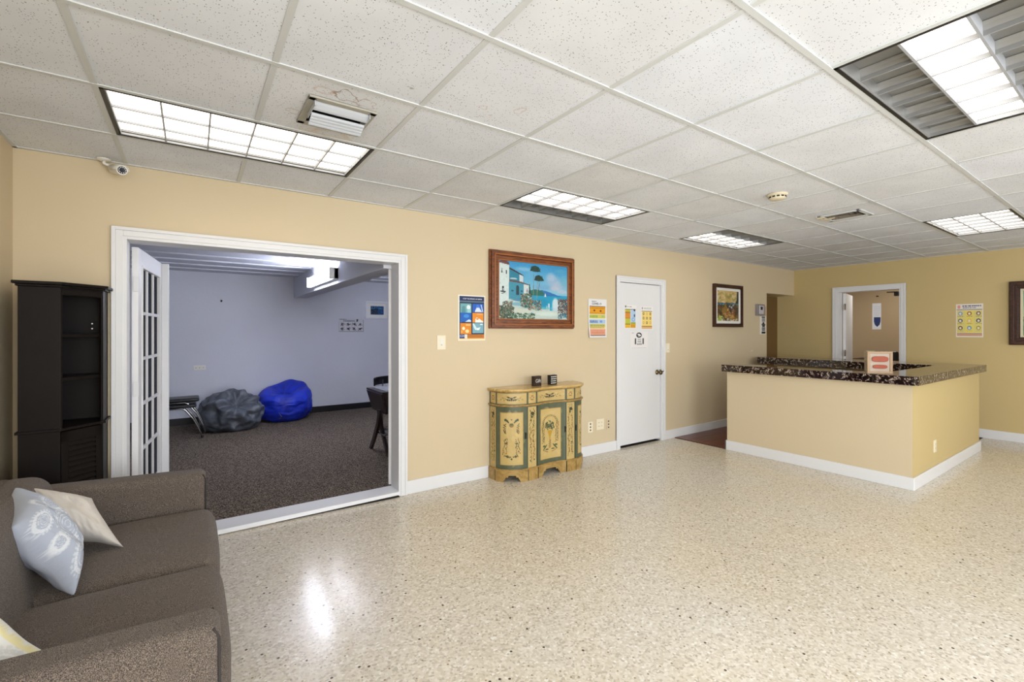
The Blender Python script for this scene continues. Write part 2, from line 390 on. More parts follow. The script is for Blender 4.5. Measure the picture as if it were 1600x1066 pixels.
# ------------------------------------------------------------------ structure
XW, XE, YN, YS, ZC = -.843, 8.57, 3.778, -3.2, 2.455
WT = .15; ZT = 2.62
def struct(name, mb, m, bevel=0): o = mb.build(name, m, bevel=bevel); o['kind'] = 'structure'; return o
fl = MB().box(XW-.15, XE+.15, YS-.15, YN+.02, -.06, 0); struct('floor', fl, M_floor)
fl = MB().box(-2.2, 5.1, YN+.13, 8.45, -.05, .03); struct('floor_carpet', fl, M_carpetB)
nw = MB()
nw.box(XW-.15, -.357, YN, YN+WT, 0, ZT); nw.box(-.357, 1.456, YN, YN+WT, 2.001, ZT); nw.box(1.456, 4.165, YN, YN+WT, 0, ZT)
nw.box(4.165, 4.965, YN, YN+WT, 2.01, ZT); nw.box(4.965, 7.633, YN, YN+WT, 0, ZT); nw.box(7.633, XE, YN, YN+WT, 2.02, ZT)
struct('wall_north', nw, M_wall)
ew = MB(); ew.box(XE, XE+WT, YS-.15, 2.315, 0, ZT); ew.box(XE, XE+WT, 3.125, 4.12, 0, ZT); ew.box(XE, XE+WT, 2.315, 3.125, 2.045, ZT); struct('wall_east', ew, M_wall_dimwarm)
ww = MB(); ww.box(XW-WT, XW, YS-.15, -2.75, 0, ZT); ww.box(XW-WT, XW, -.85, YN, 0, ZT); ww.box(XW-WT, XW, -2.75, -.85, 0, .7); ww.box(XW-WT, XW, -2.75, -.85, 2.2, ZT); struct('wall_west', ww, M_wall)
sw = MB(); sw.box(XW, .5, YS-.15, YS, 0, ZT); sw.box(2.7, 5.25, YS-.15, YS, 0, ZT); sw.box(7.15, XE, YS-.15, YS, 0, ZT)
for a, b in ((.5, 2.7), (5.25, 7.15)): sw.box(a, b, YS-.15, YS, 0, .7); sw.box(a, b, YS-.15, YS, 2.2, ZT)
struct('wall_south', sw, M_wall)
for k in (0, 1, 2):  # window frames added out of view around the fill lights
    a, b = ((.5, 2.7), (-2.75, -.85), (5.25, 7.15))[k]
    def wb(u0, u1, v0, v1, z0, z1): return (u0, u1, YS-v1, YS-v0, z0, z1) if k != 1 else (XW-v1, XW-v0, u0, u1, z0, z1)
    f = MB(); f.box(*wb(a, b, .03, .1, .7, .75)); f.box(*wb(a, b, .03, .1, 2.15, 2.2)); f.box(*wb(a, a+.05, .03, .1, .7, 2.2)); f.box(*wb(b-.05, b, .03, .1, .7, 2.2)); f.box(*wb((a+b)/2-.02, (a+b)/2+.02, .03, .1, .7, 2.2))
    wo = struct('window_%d' % (k+1), f, M_white); MB().box(*wb(a+.05, b-.05, .065, .07, .75, 2.15)).build('window_pane', M_glass, wo)
# nook beyond the north wall opening
nk = MB(); nk.box(7.5, 7.633, YN+WT, 4.12, 0, ZT); nk.box(7.633, XE, YN+WT, 4.12, 2.02, 2.1); struct('wall_nook', nk, M_wall_dimwarm)
d3 = struct('nook_back_slab', MB().box(7.633, XE, 4.057, 4.1, 0, 2.01), M_nook_brown)  # dark brown slab closing the back of the nook
# second (carpeted) room shell
ZB = 2.275
rb = MB(); rb.box(-2.2, 5.1, 8.3, 8.45, 0, ZB+.1); struct('wall_activity_back', rb, M_wallB)
rb = MB(); rb.box(-2.2, -2.05, YN+WT, 8.3, 0, ZB+.1); struct('wall_activity_left', rb, M_wallB)
rb = MB(); rb.box(4.95, 5.1, YN+WT, 8.3, 0, ZB+.1); struct('wall_activity_right', rb, M_wallB)
rb = MB(); rb.box(-2.05, -.357, YN+WT, YN+WT+.02, 0, ZB+.1); rb.box(1.456, 4.95, YN+WT, YN+WT+.02, 0, ZB+.1); rb.box(-.357, 1.456, YN+WT, YN+WT+.02, 2.001, ZB+.1); struct('wall_activity_front', rb, M_wallB)
bm_ = MB().box(1.37, 1.57, YN+WT+.02, 8.3, 1.955, ZB+.02); struct('ceiling_beam', bm_, M_wallB, .004)
cb = struct('ceiling_activity', MB().box(-2.2, 5.1, YN+WT, 8.45, ZB+.03, ZB+.12), M_wallB)
yy = 8.3; k = 0
M_plank = mat('ceiling_plank_paint', (206, 208, 218), .45)
while yy > YN+WT+.05:
    y0 = max(yy-.47, YN+WT+.021)
    me = MB().add([(-2.05, y0+.012, ZB), (4.95, y0+.012, ZB), (4.95, yy, ZB+.014), (-2.05, yy, ZB+.014), (-2.05, y0+.012, ZB+.03), (4.95, y0+.012, ZB+.03), (4.95, yy, ZB+.03), (-2.05, yy, ZB+.03)],
                  [(0, 3, 2, 1), (4, 5, 6, 7), (0, 1, 5, 4), (2, 3, 7, 6), (1, 2, 6, 5), (3, 0, 4, 7)])
    p = me.build('plank', M_plank, cb, bevel=.008); yy -= .47
bb = MB().box(-2.05, 4.95, 8.285, 8.3, .03, .13); struct('baseboard_activity', bb, M_baseB, .003)
# east office beyond doorway
of = MB(); of.box(11.2, 11.35, 1.2, 5.0, 0, 2.5); struct('wall_office_back', of, mat('office_wall_paint', (188, 164, 130), .6, bump=(160, .1, .002)))
M_off = bpy.data.materials['office_wall_paint']
struct('wall_office_right', MB().box(XE+WT, 11.2, 1.2, 1.35, 0, 2.5), M_off); struct('wall_office_left', MB().box(XE+WT, 11.2, 4.85, 5.0, 0, 2.5), M_off)
struct('ceiling_office', MB().box(XE+WT, 11.35, 1.2, 5.0, 2.5, 2.6), M_white); struct('floor_office', MB().box(XE, 11.35, 1.2, 5.0, -.06, -.001), M_floor)
area('office_lamp', (9.9, 2.9, 2.48), (0, 0, 0), 1.2, .6, 20, (1, .96, .9))
# trims : door casings
def casing(name, x0, x1, zt, wd, y, m, axis='n'):
    """stepped casing round an opening (outer edge x0-wd..x1+wd); built facing -Y, or -X when axis='e'"""
    mb = MB()
    for (a, b, th) in ((0, wd, .012), (wd*.25, wd*.72, .018), (wd*.72, wd, .023)):
        def bx(u0, u1, z0, z1):
            if axis == 'n': mb.box(u0, u1, y-th, y, z0, z1)
            else: mb.box(y-th, y, u0, u1, z0, z1)
        bx(x0-b, x0-a, 0, zt+b); bx(x1+a, x1+b, 0, zt+b); bx(x0-a, x1+a, zt+a, zt+b)
    return struct(name, mb, m, .002)
casing('trim_1', -.341, 1.44, 1.985, .075, YN, M_white)
j = MB(); j.box(-.357, -.341, YN-.002, YN+WT+.02, 0, 2.001); j.box(1.44, 1.456, YN-.002, YN+WT+.02, 0, 2.001); j.box(-.341, 1.44, YN-.002, YN+WT+.02, 1.985, 2.001); struct('trim_2', j, M_white)
casing('trim_3', 4.18, 4.95, 1.995, .07, YN, M_white)
j = MB(); j.box(4.165, 4.18, YN-.002, YN+.1, 0, 2.01); j.box(4.95, 4.965, YN-.002, YN+.1, 0, 2.01); j.box(4.18, 4.95, YN-.002, YN+.1, 1.995, 2.01); struct('trim_4', j, M_white)
casing('trim_5', 2.33, 3.11, 2.03, .08, XE, M_white, 'e')
j = MB(); j.box(XE-.002, XE+WT, 2.315, 2.33, 0, 2.045); j.box(XE-.002, XE+WT, 3.11, 3.125, 0, 2.045); j.box(XE-.002, XE+WT, 2.33, 3.11, 2.03, 2.045); struct('trim_6', j, M_white)
# threshold of the double door: a white board with a dark gap opening to the right
th = MB().add([(-.341, 3.752, .0), (1.44, 3.752, .016), (1.44, 3.95, .016), (-.341, 3.95, .0), (-.341, 3.758, .03), (1.44, 3.758, .042), (1.44, 3.95, .042), (-.341, 3.95, .036)],
              [(0, 3, 2, 1), (4, 5, 6, 7), (0, 1, 5, 4), (2, 3, 7, 6), (1, 2, 6, 5), (3, 0, 4, 7)])
struct('trim_7', th, M_white)
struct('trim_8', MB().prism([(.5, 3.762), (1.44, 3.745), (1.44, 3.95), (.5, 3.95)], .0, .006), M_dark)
# baseboards
def baseboard(name, segs):
    mb = MB()
    for (x0, x1, y0, y1) in segs: mb.box(x0, x1, y0, y1, 0, .115); 
    return struct(name, mb, M_white, .004)
baseboard('baseboard_north', [(XW, -.416, YN-.014, YN), (1.515, 4.11, YN-.014, YN), (5.02, 7.633, YN-.014, YN)])
baseboard('baseboard_east', [(XE-.014, XE, YS, 2.25), (XE-.014, XE, 3.19, 4.05)])
baseboard('baseboard_west', [(XW, XW+.014, YS, YN-.014)])
# single white door (closed) in the north wall
d1 = struct('door_1', MB().box(4.185, 4.945, YN+.012, YN+.05, .03, 1.99), M_white, .002)
for z in (.3, 1.0, 1.72):
    h = MB(); h.cyl((4.181, YN+.006, z-.045), (4.181, YN+.006, z+.045), .006); h.box(4.17, 4.186, YN-.002, YN+.013, z-.04, z+.04); h.build('hinge', M_white, d1)
kn = MB(); kn.lathe([(.0, 0), (.033, 0), (.033, -.006), (.02, -.012), (.012, -.02), (.012, -.038), (.024, -.046), (.029, -.058), (.026, -.07), (.014, -.077), (0, -.078)], (4.885, YN+.012, .88), 'y'); kn.build('door_handle', M_brass, d1, smooth=True)
st = MB(); st.box(4.935, 4.95, YN-.006, YN+.01, .85, .91); st.cyl((4.955, YN-.01, .88), (4.955, YN-.04, .895), .009, .005, 10); st.build('latch', M_brass, d1)
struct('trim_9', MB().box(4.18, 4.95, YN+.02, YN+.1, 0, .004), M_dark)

# french door leaves
def french(name, hinge, ang, wdt, hand, zb=.045, zt=1.965):
    """leaf in local coords: x 0..wdt along leaf, y thickness"""
    root = bpy.data.objects.new(name, None); COL.objects.link(root); root.location = hinge; root['kind'] = 'structure'
    R = Matrix.Rotation(ang, 4, 'Z'); T = .036
    def part(nm, boxes, m, bev=.002, par=root):
        mb = MB()
        for b in boxes: mb.box(*b, M=R)
        o = mb.build(nm, m, None, bev); o.parent = par; return o
    st = .112
    part('stile', [(0, st, 0, T, zb, zt)], M_whiteB); part('stile', [(wdt-st, wdt, 0, T, zb, zt)], M_whiteB)
    part('rail', [(st, wdt-st, 0, T, zt-.12, zt)], M_whiteB); part('rail', [(st, wdt-st, 0, T, zb, zb+.22)], M_whiteB)
    z0, z1 = zb+.22, zt-.12; x0, x1 = st, wdt-st
    gl = []
    for i in range(3):
        for k in range(5):
            xa, xb = x0+(x1-x0)*i/3, x0+(x1-x0)*(i+1)/3; za, zb2 = z0+(z1-z0)*k/5, z0+(z1-z0)*(k+1)/5
            part('pane', [(xa, xb, T/2-.002, T/2+.002, za, zb2)], M_glass, 0)
    for i in (1, 2): part('muntin', [(x0+(x1-x0)*i/3-.011, x0+(x1-x0)*i/3+.011, .004, T-.004, z0, z1)], M_whiteB)
    for k in (1, 2, 3, 4): part('muntin', [(x0, x1, .005, T-.005, z0+(z1-z0)*k/5-.011, z0+(z1-z0)*k/5+.011)], M_whiteB)
    mold = [(x0-.012, x1+.012, -.006, T+.006, z0-.012, z0+.006), (x0-.012, x1+.012, -.006, T+.006, z1-.006, z1+.012), (x0-.012, x0+.006, -.006, T+.006, z0, z1), (x1-.006, x1+.012, -.006, T+.006, z0, z1)]
    part('glazing_bead', mold, M_whiteB)
    for z in (.32, 1.02, 1.72):
        part('hinge', [(-.012, .003, -.004, T*.7, z-.05, z+.05)], M_white, .001)
    return root, part, T
# left leaf : hinge line at x=-.335,y=3.925 ; swings into the carpeted room
lf, part, T = french('door_2', (-.298, 3.95, 0), math.radians(90-6), .86, 1)
part('astragal', [(.845, .875, -.045, T*.6, .045, 1.965)], M_whiteB)
rf, part, T = french('door_4', (1.457, 3.962, 0), math.radians(90-31), .86, -1)
for o in rf.children: pass
# office door leaf (open)
od = MB(); R = Matrix.Translation((XE+WT, 3.10, 0)) @ Matrix.Rotation(math.radians(12), 4, 'Z'); od.box(0, .76, -.036, 0, .01, 2.02, M=R)
o5 = struct('door_5', od, M_white)
for z in (.3, 1.05, 1.8): MB().box(XE+WT-.03, XE+WT+.004, 3.06, 3.075, z-.05, z+.05).build('hinge', M_chrome, o5)
dc = MB(); dc.box(XE+.02, XE+.10, 2.345, 2.40, 1.93, 1.99); dc.box(XE+.06, XE+.08, 2.36, 2.5, 1.985, 2.0); o = dc.build('door_closer', M_blackm, bevel=.004); tag(o, 'small black door closer at the top corner of the office doorway', 'door closer')

# ------------------------------------------------------------------ suspended ceiling
ceil = struct('ceiling', MB().box(XW-.15, XE+.15, YS-.15, YN+.15, ZT, ZT+.06), M_grid)
GX = lambda i: -.345+.61*i
GY = lambda j: .794+.61*j
TRF = {(0, 3): (1, 1, 1), (4, -1): (0, 1, 0), (4, 3): (1, 1, 0), (8, 3): (0, 1, 1), (10, 0): (1, 1, 1), (0, -4): (1, 1, 1), (4, -5): (1, 1, 1), (8, -4): (1, 1, 1)}
occ = set()
for (i, j) in TRF: occ |= {(i, j), (i+1, j)}
ventcells = {(1, 2): (.43, .725, 2.19, 2.50), (8, 1): (4.72, 5.0, 1.55, 1.88)}
M_stain1 = tile_mat('stained_tile', [(.56, 2.12, .038, .007, (124, 80, 40), .8), (.66, 2.14, .028, .006, (150, 110, 76), .5), (.47, 2.13, .03, .02, (206, 184, 168), .6), (.60, 2.57, .08, .06, (214, 188, 156), .45), (.4, 2.42, .02, .01, (190, 164, 136), .5)])
M_stain2 = tile_mat('faint_stained_tile', [(1.20, 1.90, .016, .008, (196, 162, 136), .55), (1.12, 1.86, .012, .008, (198, 166, 140), .5), (1.28, 1.80, .014, .007, (190, 156, 130), .55)])
M_stain3 = tile_mat('scuffed_tile', [(.77, 1.86, .014, .005, (120, 104, 86), .7)])
tile_cache = {}
for i in range(-1, 15):
    for j in range(-7, 5):
        x0, x1, y0, y1 = max(GX(i), XW), min(GX(i+1), XE), max(GY(j), YS), min(GY(j+1), YN)
        if (i, j) in occ or x1-x0 < .02 or y1-y0 < .02: continue
        cx, cy = (x0+x1)/2, (y0+y1)/2; m = M_tile
        if (i, j) == (1, 2): m = M_stain1
        if (i, j) == (2, 1): m = M_stain2
        if (i, j) == (1, 1): m = M_stain3
        if (i, j) in ventcells:
            a, b, c_, d = ventcells[(i, j)]; mb = MB(); z0, z1 = ZC+.004, ZC+.02
            mb.box(x0+.003, a, y0+.003, y1-.003, z0, z1); mb.box(b, x1-.003, y0+.003, y1-.003, z0, z1); mb.box(a, b, y0+.003, c_, z0, z1); mb.box(a, b, d, y1-.003, z0, z1)
            mb.build('ceiling_tile', m, ceil); continue
        key = (round(x1-x0, 3), round(y1-y0, 3), m.name)
        if m is not M_tile:
            MB().box(x0+.003, x1-.003, y0+.003, y1-.003, ZC+.004, ZC+.02).build('ceiling_tile', m, ceil); continue
        if key not in tile_cache:
            hx, hy = (x1-x0)/2-.003, (y1-y0)/2-.003; me = MB().box(-hx, hx, -hy, hy, 0, .016).mesh('ceiling_tile'); me.materials.append(m); tile_cache[key] = me
        o = bpy.data.objects.new('ceiling_tile', tile_cache[key]); COL.objects.link(o); o.parent = ceil; o.location = (cx, cy, ZC+.004+random.uniform(-.001, .001))
for i in range(0, 15):
    mb = MB(); mb.box(GX(i)-.012, GX(i)+.012, YS, YN, ZC, ZC+.004); mb.box(GX(i)-.0015, GX(i)+.0015, YS, YN, ZC+.004, ZC+.03); 
    # break the runner where a troffer covers it
    spans = [(GY(j), GY(j+1)) for (a, j) in TRF if a+1 == i]
    ys = [YS]+sorted([v for s_ in spans for v in s_])+[YN]; mb = MB()
    for q in range(0, len(ys), 2): mb.box(GX(i)-.012, GX(i)+.012, ys[q], ys[q+1], ZC, ZC+.004)
    mb.build('grid_runner', M_grid, ceil)
for j in range(-6, 5):
    MB().box(XW, XE, GY(j)-.011, GY(j)+.011, ZC-.0015, ZC+.0035).build('grid_cross_tee', M_grid, ceil)
wa = MB(); wa.box(XW, XE, YN-.02, YN-.001, ZC-.002, ZC+.004); wa.box(XW, XE, YN-.003, YN, ZC-.002, ZC+.03); wa.box(XW, XW+.02, YS, YN, ZC-.002, ZC+.004); wa.box(XE-.02, XE, YS, YN, ZC-.002, ZC+.004); wa.box(XW, XE, YS, YS+.02, ZC-.002, ZC+.004)
wa.build('wall_angle', M_grid, ceil)
LAB = {(0, 3): 'fully lit louvered ceiling light above the wide white double doorway',
       (4, -1): 'largest-looking louvered ceiling light at upper right, only its middle row lit',
       (4, 3): 'louvered ceiling light in front of the seaside painting, wall-side row unlit',
       (8, 3): 'smallest-looking louvered ceiling light, near the small framed landscape, camera-side row unlit',
       (10, 0): 'fully lit louvered ceiling light at the right, above the reception counter end'}
def edge_mat(o):
    o.data.materials.append(M_fin)
    for f_ in o.data.polygons:
        if f_.normal.z < -.95: f_.material_index = 1
for (i, j), lit in TRF.items():
    x0, x1, y0, y1 = GX(i), GX(i+2), GY(j), GY(j+1)
    lab = LAB.get((i, j), 'louvered ceiling light behind the viewer, %s' % {(0, -4): 'nearest the sofa end', (4, -5): 'nearest the south wall', (8, -4): 'nearest the reception end'}.get((i, j), ''))
    r = empty('ceiling_light', ((x0+x1)/2, (y0+y1)/2, ZC), lab, 'ceiling light', 'louvered lights in the suspended ceiling')
    f = MB(); a = .012; b = .026
    f.box(x0+a, x0+b, y0+a, y1-a, ZC-.002, ZC+.02); f.box(x1-b, x1-a, y0+a, y1-a, ZC-.002, ZC+.02); f.box(x0+a, x1-a, y0+a, y0+b, ZC-.002, ZC+.02); f.box(x0+a, x1-a, y1-b, y1-a, ZC-.002, ZC+.02)
    f.build('black_trim', M_black, r)
    g = MB(); z0, z1 = ZC+.0, ZC+.12
    g.box(x0+a, x0+b-.004, y0+a, y1-a, z0+.02, z1); g.box(x1-b+.004, x1-a, y0+a, y1-a, z0+.02, z1); g.box(x0+a, x1-a, y0+a, y0+b-.004, z0+.02, z1); g.box(x0+a, x1-a, y1-b+.004, y1-a, z0+.02, z1); g.box(x0+a, x1-a, y0+a, y1-a, z1, z1+.01)
    g.build('housing', M_lampoff, r)
    xa, xb, ya, yb = x0+.03, x1-.03, y0+.03, y1-.03; rw = (yb-ya)/3; cw = (xb-xa)/6
    for q in range(3):
        on = lit[q]; hs = .52 if on else 1.0; zt = ZC+.003+.047*hs
        MB().box(xa, xb, ya+q*rw+.004, ya+(q+1)*rw-.004, zt, zt+.006).build('lamp_row', M_lamp if on else M_lampoff, r)
        # curved louver fins of this row
        mm = M_fin if on else M_lampoff
        for k in range(7):
            x = xa+cw*k; mb = MB(); yy0, yy1 = ya+q*rw+.004, ya+(q+1)*rw-.004
            if on: prof = [(-.0034, 0), (.0034, 0), (.0034, .02), (-.0034, .02)]
            else: prof = [(-.0026, 0), (.0026, 0), (.004, .018), (.010, .034), (.018, .046), (-.018, .046), (-.010, .034), (-.004, .018)]
            if k == 0: prof = [q_ for q_ in prof if q_[0] > 0]; prof = [(0, 0)]+prof+[(0, prof[-1][1])]
            if k == 6: prof = [q_ for q_ in prof if q_[0] < 0]; prof = ([(0, 0)]+prof[:1]+prof[1:][::-1]+[(0, max(h for _, h in prof))])[::-1]
            n = len(prof); vs = [(x+p_, yy0, ZC+.002+h) for p_, h in prof]+[(x+p_, yy1, ZC+.002+h) for p_, h in prof]
            mb.add(vs, [tuple(range(n)), tuple(range(n, 2*n))[::-1]]+[(e, (e+1) % n, (e+1) % n+n, e+n) for e in range(n)]); edge_mat(mb.build('louver_blade', mm, r))
    for q in range(4):
        y = ya+q*rw; on = (lit[min(q, 2)] or lit[max(q-1, 0)])
        edge_mat(MB().box(xa, xb, y-.0045, y+.0045, ZC+.001, ZC+(.011 if lit[min(q, 2)] and lit[max(q-1, 0)] else .05)).build('row_divider', M_fin if on else M_lampoff, r))

# vents
def dark_box(mb, a, b, c, d): mb.box(a, b, c, d, ZC+.09, ZC+.1); mb.box(a, a+.003, c, d, ZC, ZC+.09); mb.box(b-.003, b, c, d, ZC, ZC+.09); mb.box(a, b, c, c+.003, ZC, ZC+.09); mb.box(a, b, d-.003, d, ZC, ZC+.09)
r = empty('air_vent', (.577, 2.345, ZC), 'white ceiling air vent with drooping curved blades in the stained tile', 'air vent')
mb = MB(); a, b, c_, d = ventcells[(1, 2)]
for (u0, u1, v0, v1) in ((a-.005, b+.005, c_-.005, c_+.03), (a-.005, b+.005, d-.03, d+.005), (a-.005, a+.03, c_, d), (b-.03, b+.005, c_, d)): mb.box(u0, u1, v0, v1, ZC-.008, ZC+.002)
mb.build('vent_frame', mat('vent_frame_metal', (168, 164, 152), .45), r, .003)
mb = MB(); dark_box(mb, a, b, c_, d); mb.build('duct_box', M_dark, r)
def blade(pts, x0, x1, th=.003):
    mb = MB(); n = len(pts); up = [(y, z) for y, z in pts]; lo = [(y, z-th) for y, z in pts][::-1]; ring = up+lo; N_ = len(ring)
    vs = [(x0, y, z) for y, z in ring]+[(x1, y, z) for y, z in ring]
    mb.add(vs, [tuple(range(N_)), tuple(range(N_, 2*N_))[::-1]]+[(e, (e+1) % N_, (e+1) % N_+N_, e+N_) for e in range(N_)]); return mb
blade([(2.215, ZC+.004), (2.232, ZC-.012), (2.250, ZC-.024), (2.262, ZC-.028)], .455, .70).build('vent_blade', M_vent, r)
for k in range(4):
    y = 2.296+.020*k; blade([(y, ZC-.028-.006*k), (y+.004, ZC-.036-.006*k), (y+.012, ZC-.040-.006*k)], .455, .70, .002).build('vent_blade', M_vent, r)
for x in (.452, .70): MB().box(x, x+.003, 2.21, 2.37, ZC-.03, ZC+.01).build('blade_bracket', M_vent, r)
r = empty('air_vent', (4.86, 1.715, ZC), 'square four-way ceiling air vent with peeling paint beyond the smoke detector', 'air vent')
a, b, c_, d = ventcells[(8, 1)]; mb = MB()
for (u0, u1, v0, v1) in ((a-.01, b+.01, c_-.01, c_+.03), (a-.01, b+.01, d-.03, d+.01), (a-.01, a+.03, c_, d), (b-.03, b+.01, c_, d)): mb.box(u0, u1, v0, v1, ZC-.008, ZC+.002)
mb.build('vent_frame', M_grid, r, .003); mb = MB(); dark_box(mb, a, b, c_, d); mb.build('duct_box', M_dark, r)
cx, cy = (a+b)/2, (c_+d)/2
for k, s_ in enumerate((.098, .068, .038)):
    mb = MB(); o_ = s_; i_ = s_-.022; sy = 1.15
    vs = [(cx+sx*o_, cy+sg*o_*sy, ZC-.004) for sx, sg in ((-1, -1), (1, -1), (1, 1), (-1, 1))]+[(cx+sx*i_, cy+sg*i_*sy, ZC+.022) for sx, sg in ((-1, -1), (1, -1), (1, 1), (-1, 1))]
    mb.add(vs, [(e, (e+1) % 4, (e+1) % 4+4, e+4) for e in range(4)]); o = mb.build('vent_blade', mat('vent_grey', (120, 112, 100), .5), r); sd = o.modifiers.new('s', 'SOLIDIFY'); sd.thickness = .002
mb = MB(); mb.box(a+.0, a+.07, d-.05, d+.005, ZC-.02, ZC-.01, M=None); mb.prism([(a+.03, c_+.20), (a+.10, c_+.28), (a+.02, c_+.31)], ZC-.03, ZC-.026); mb.build('peeled_flap', M_ivory, r)
# smoke detector
mb = MB(); mb.lathe([(0, 0), (.07, 0), (.07, -.012), (.064, -.016), (.058, -.018), (.058, -.034), (.05, -.042), (.03, -.046), (0, -.047)], (3.69, 1.745, ZC+.003)); sd = mb.build('smoke_detector', M_ivory, smooth=True); tag(sd, 'round ivory smoke detector on the ceiling before the four-way vent', 'smoke detector')
for k in range(12):
    a_ = 2*math.pi*k/12; MB().box(.0585, .060, -.010, .010, -.032, -.021, M=Matrix.Translation((3.69, 1.745, ZC+.003)) @ Matrix.Rotation(a_, 4, 'Z')).build('slot', M_dark, sd)
# security camera
r = empty('security_camera', (-.40, 3.70, 2.44), 'white bullet security camera under the ceiling, left of the double doorway', 'camera')
mb = MB(); mb.lathe([(0, 0), (.034, 0), (.034, -.008), (.02, -.014), (0, -.014)], (-.445, 3.72, ZC)); mb.build('mount_plate', M_plastic, r, smooth=False)
mb = MB(); mb.tube([(-.445, 3.72, ZC-.01), (-.443, 3.715, ZC-.03), (-.405, 3.725, ZC-.042)], .009, 10); mb.build('bracket', M_plastic, r, smooth=True)
p0 = Vector((-.408, 3.745, 2.404)); p1 = Vector((-.348, 3.60, 2.370)); dr = (p1-p0).normalized()
mb = MB(); mb.cyl(p0, p0+dr*.02, .015, .026); mb.cyl(p0+dr*.02, p1, .026, .028, 24); mb.build('housing', M_plastic, r, smooth=False)
mb = MB(); mb.cyl(p1, p1+dr*.002, .022, .022, 24); mb.build('lens_ring', M_blackm, r)
mb = MB(); mb.cyl(p1, p1+dr*.006, .010, .008, 20); mb.build('lens', mat('lens_glass', (50, 55, 62), .05), r)
for k in range(10):
    a_ = 2*math.pi*k/10; u = dr.orthogonal().normalized(); v_ = dr.cross(u); c0 = p1+(u*math.cos(a_)+v_*math.sin(a_))*.0165; MB().cyl(c0, c0+dr*.004, .0025, .0025, 8).build('led', M_chrome, r)
mb = MB(); hood = []
for k in range(13):
    a_ = math.radians(-10+200*k/12); 
    u = Vector((0, 0, 1)); s1 = dr.cross(u).normalized(); u = s1.cross(dr); hood.append(u*math.sin(a_)*.031+s1*math.cos(a_)*.031)
vs = [p0+dr*.03+h for h in hood]+[p1+dr*.018+h for h in hood]; mb.add(vs, [(k, k+1, k+14, k+13) for k in range(12)]); o = mb.build('sunshade', M_plastic, r, smooth=True); s_ = o.modifiers.new('s', 'SOLIDIFY'); s_.thickness = .002
#SPLIT
# ------------------------------------------------------------------ reception counter
rc = empty('reception_counter', (6.3, 2.2, 0), 'U-shaped reception counter, cream walls under a dark marble top', 'counter')
MB().prism([(5.215, 1.325), (5.335, 1.445), (5.335, 3.04), (5.215, 3.04)], 0, .932).build('front_panel', M_wall, rc)
MB().prism([(5.215, 1.325), (7.62, 1.325), (7.62, 1.445), (5.335, 1.445)], 0, .932).build('end_panel', M_wall_dimwarm, rc)  # weaker light on this side is painted in by the yellower colour
MB().box(7.50, 7.62, 1.445, 3.60, 0, .915).build('rear_panel', M_wall, rc)
def rtop(name, x0, x1, y0, y1, corner=None):
    mb = MB(); r = .035; pts = []
    for (cx, cy, a0) in ((x0, y0, 180), (x1, y0, 270), (x1, y1, 0), (x0, y1, 90)):
        if (cx, cy) == corner:
            sx = 1 if cx == x0 else -1; sy = 1 if cy == y0 else -1
            for k in range(7):
                a = math.radians(a0+90*k/6); pts.append((cx+sx*r+r*math.cos(a), cy+sy*r+r*math.sin(a)))
        else: pts.append((cx, cy))
    return mb.prism(pts, .93, 1.01)
rtop('c', 5.14, 7.66, 1.27, 1.59, (5.14, 1.27)).build('countertop', M_marble, rc, .003)
MB().box(5.14, 5.42, 1.59, 3.068, .93, 1.01).build('countertop', M_marble, rc, .003)
MB().box(7.07, 7.66, 1.59, 3.642, .915, 1.01).build('countertop', M_marble, rc, .003)
mb = MB(); mb.box(5.200, 5.215, 1.31, 3.055, 0, .112); mb.box(5.200, 5.335, 3.04, 3.055, 0, .112); mb.box(5.215, 7.635, 1.31, 1.325, 0, .112); mb.box(7.62, 7.635, 1.325, 3.6, 0, .112)
mb.build('baseboard', M_white, rc, .004)
# reception wooden floor
wf = struct('floor_wood', MB().box(5.214, 8.55, 1.45, 3.763, .0005, .003), M_dark)
y = 3.763; k = 0
while y > 1.5:
    for x0, x1 in ((5.214, 6.1+.37*(k % 3)), (6.1+.37*(k % 3), 8.55)): MB().box(x0+.001, x1-.001, max(y-.19, 1.45)+.001, y-.001, .003, .009).build('floor_plank', M_redwood, wf, .001)
    y -= .19; k += 1
# outlet on the counter end, and other plates
def plate(name, kind, c, w_, h_, label, cat, face='n', group=None, col=None, gang=1):
    """wall plate centred at c"""
    x, y, z = c; r = empty(name, c, label, cat, group); m = col or M_plate
    def B(du0, du1, z0, z1, t0, t1):
        mb = MB()
        if face == 'n': mb.box(x+du0, x+du1, y-t1, y-t0, z+z0, z+z1)
        else: mb.box(x-t1, x-t0, y-du1, y-du0, z+z0, z+z1)
        return mb
    B(-w_/2, w_/2, -h_/2, h_/2, 0, .006).build('cover_plate', m, r, .002)
    for g in range(gang):
        cx = (g-(gang-1)/2)*.046
        if kind == 'rocker':
            B(cx-.017, cx+.017, -.034, .034, .006, .009).build('rocker', M_plastic, r, .001); B(cx-.006, cx+.006, -.024, -.020, .009, .0105).build('dimmer_slot', M_blackm, r)
        if kind == 'outlet':
            for dz in (-.02, .02):
                o = B(cx-.015, cx+.015, dz-.013, dz+.013, .006, .008).build('socket', m, r, .002)
                B(cx-.007, cx-.005, dz-.005, dz+.006, .008, .0085).build('slot', M_blackm, o); B(cx+.005, cx+.007, dz-.005, dz+.006, .008, .0085).build('slot', M_blackm, o)
        if kind == 'toggle':
            B(cx-.005, cx+.005, -.012, .012, .006, .016).build('toggle', M_plastic, r, .001)
        if kind == 'holes':
            for dz in (-.035, 0, .035): B(cx-.009, cx+.009, dz-.008, dz+.008, .006, .007).build('jack', M_blackm, r)
    return r
o_ = plate('power_outlet', 'outlet', (5.86, 1.325, .30), .075, .118, 'ivory power outlet low on the reception counter end wall', 'outlet')
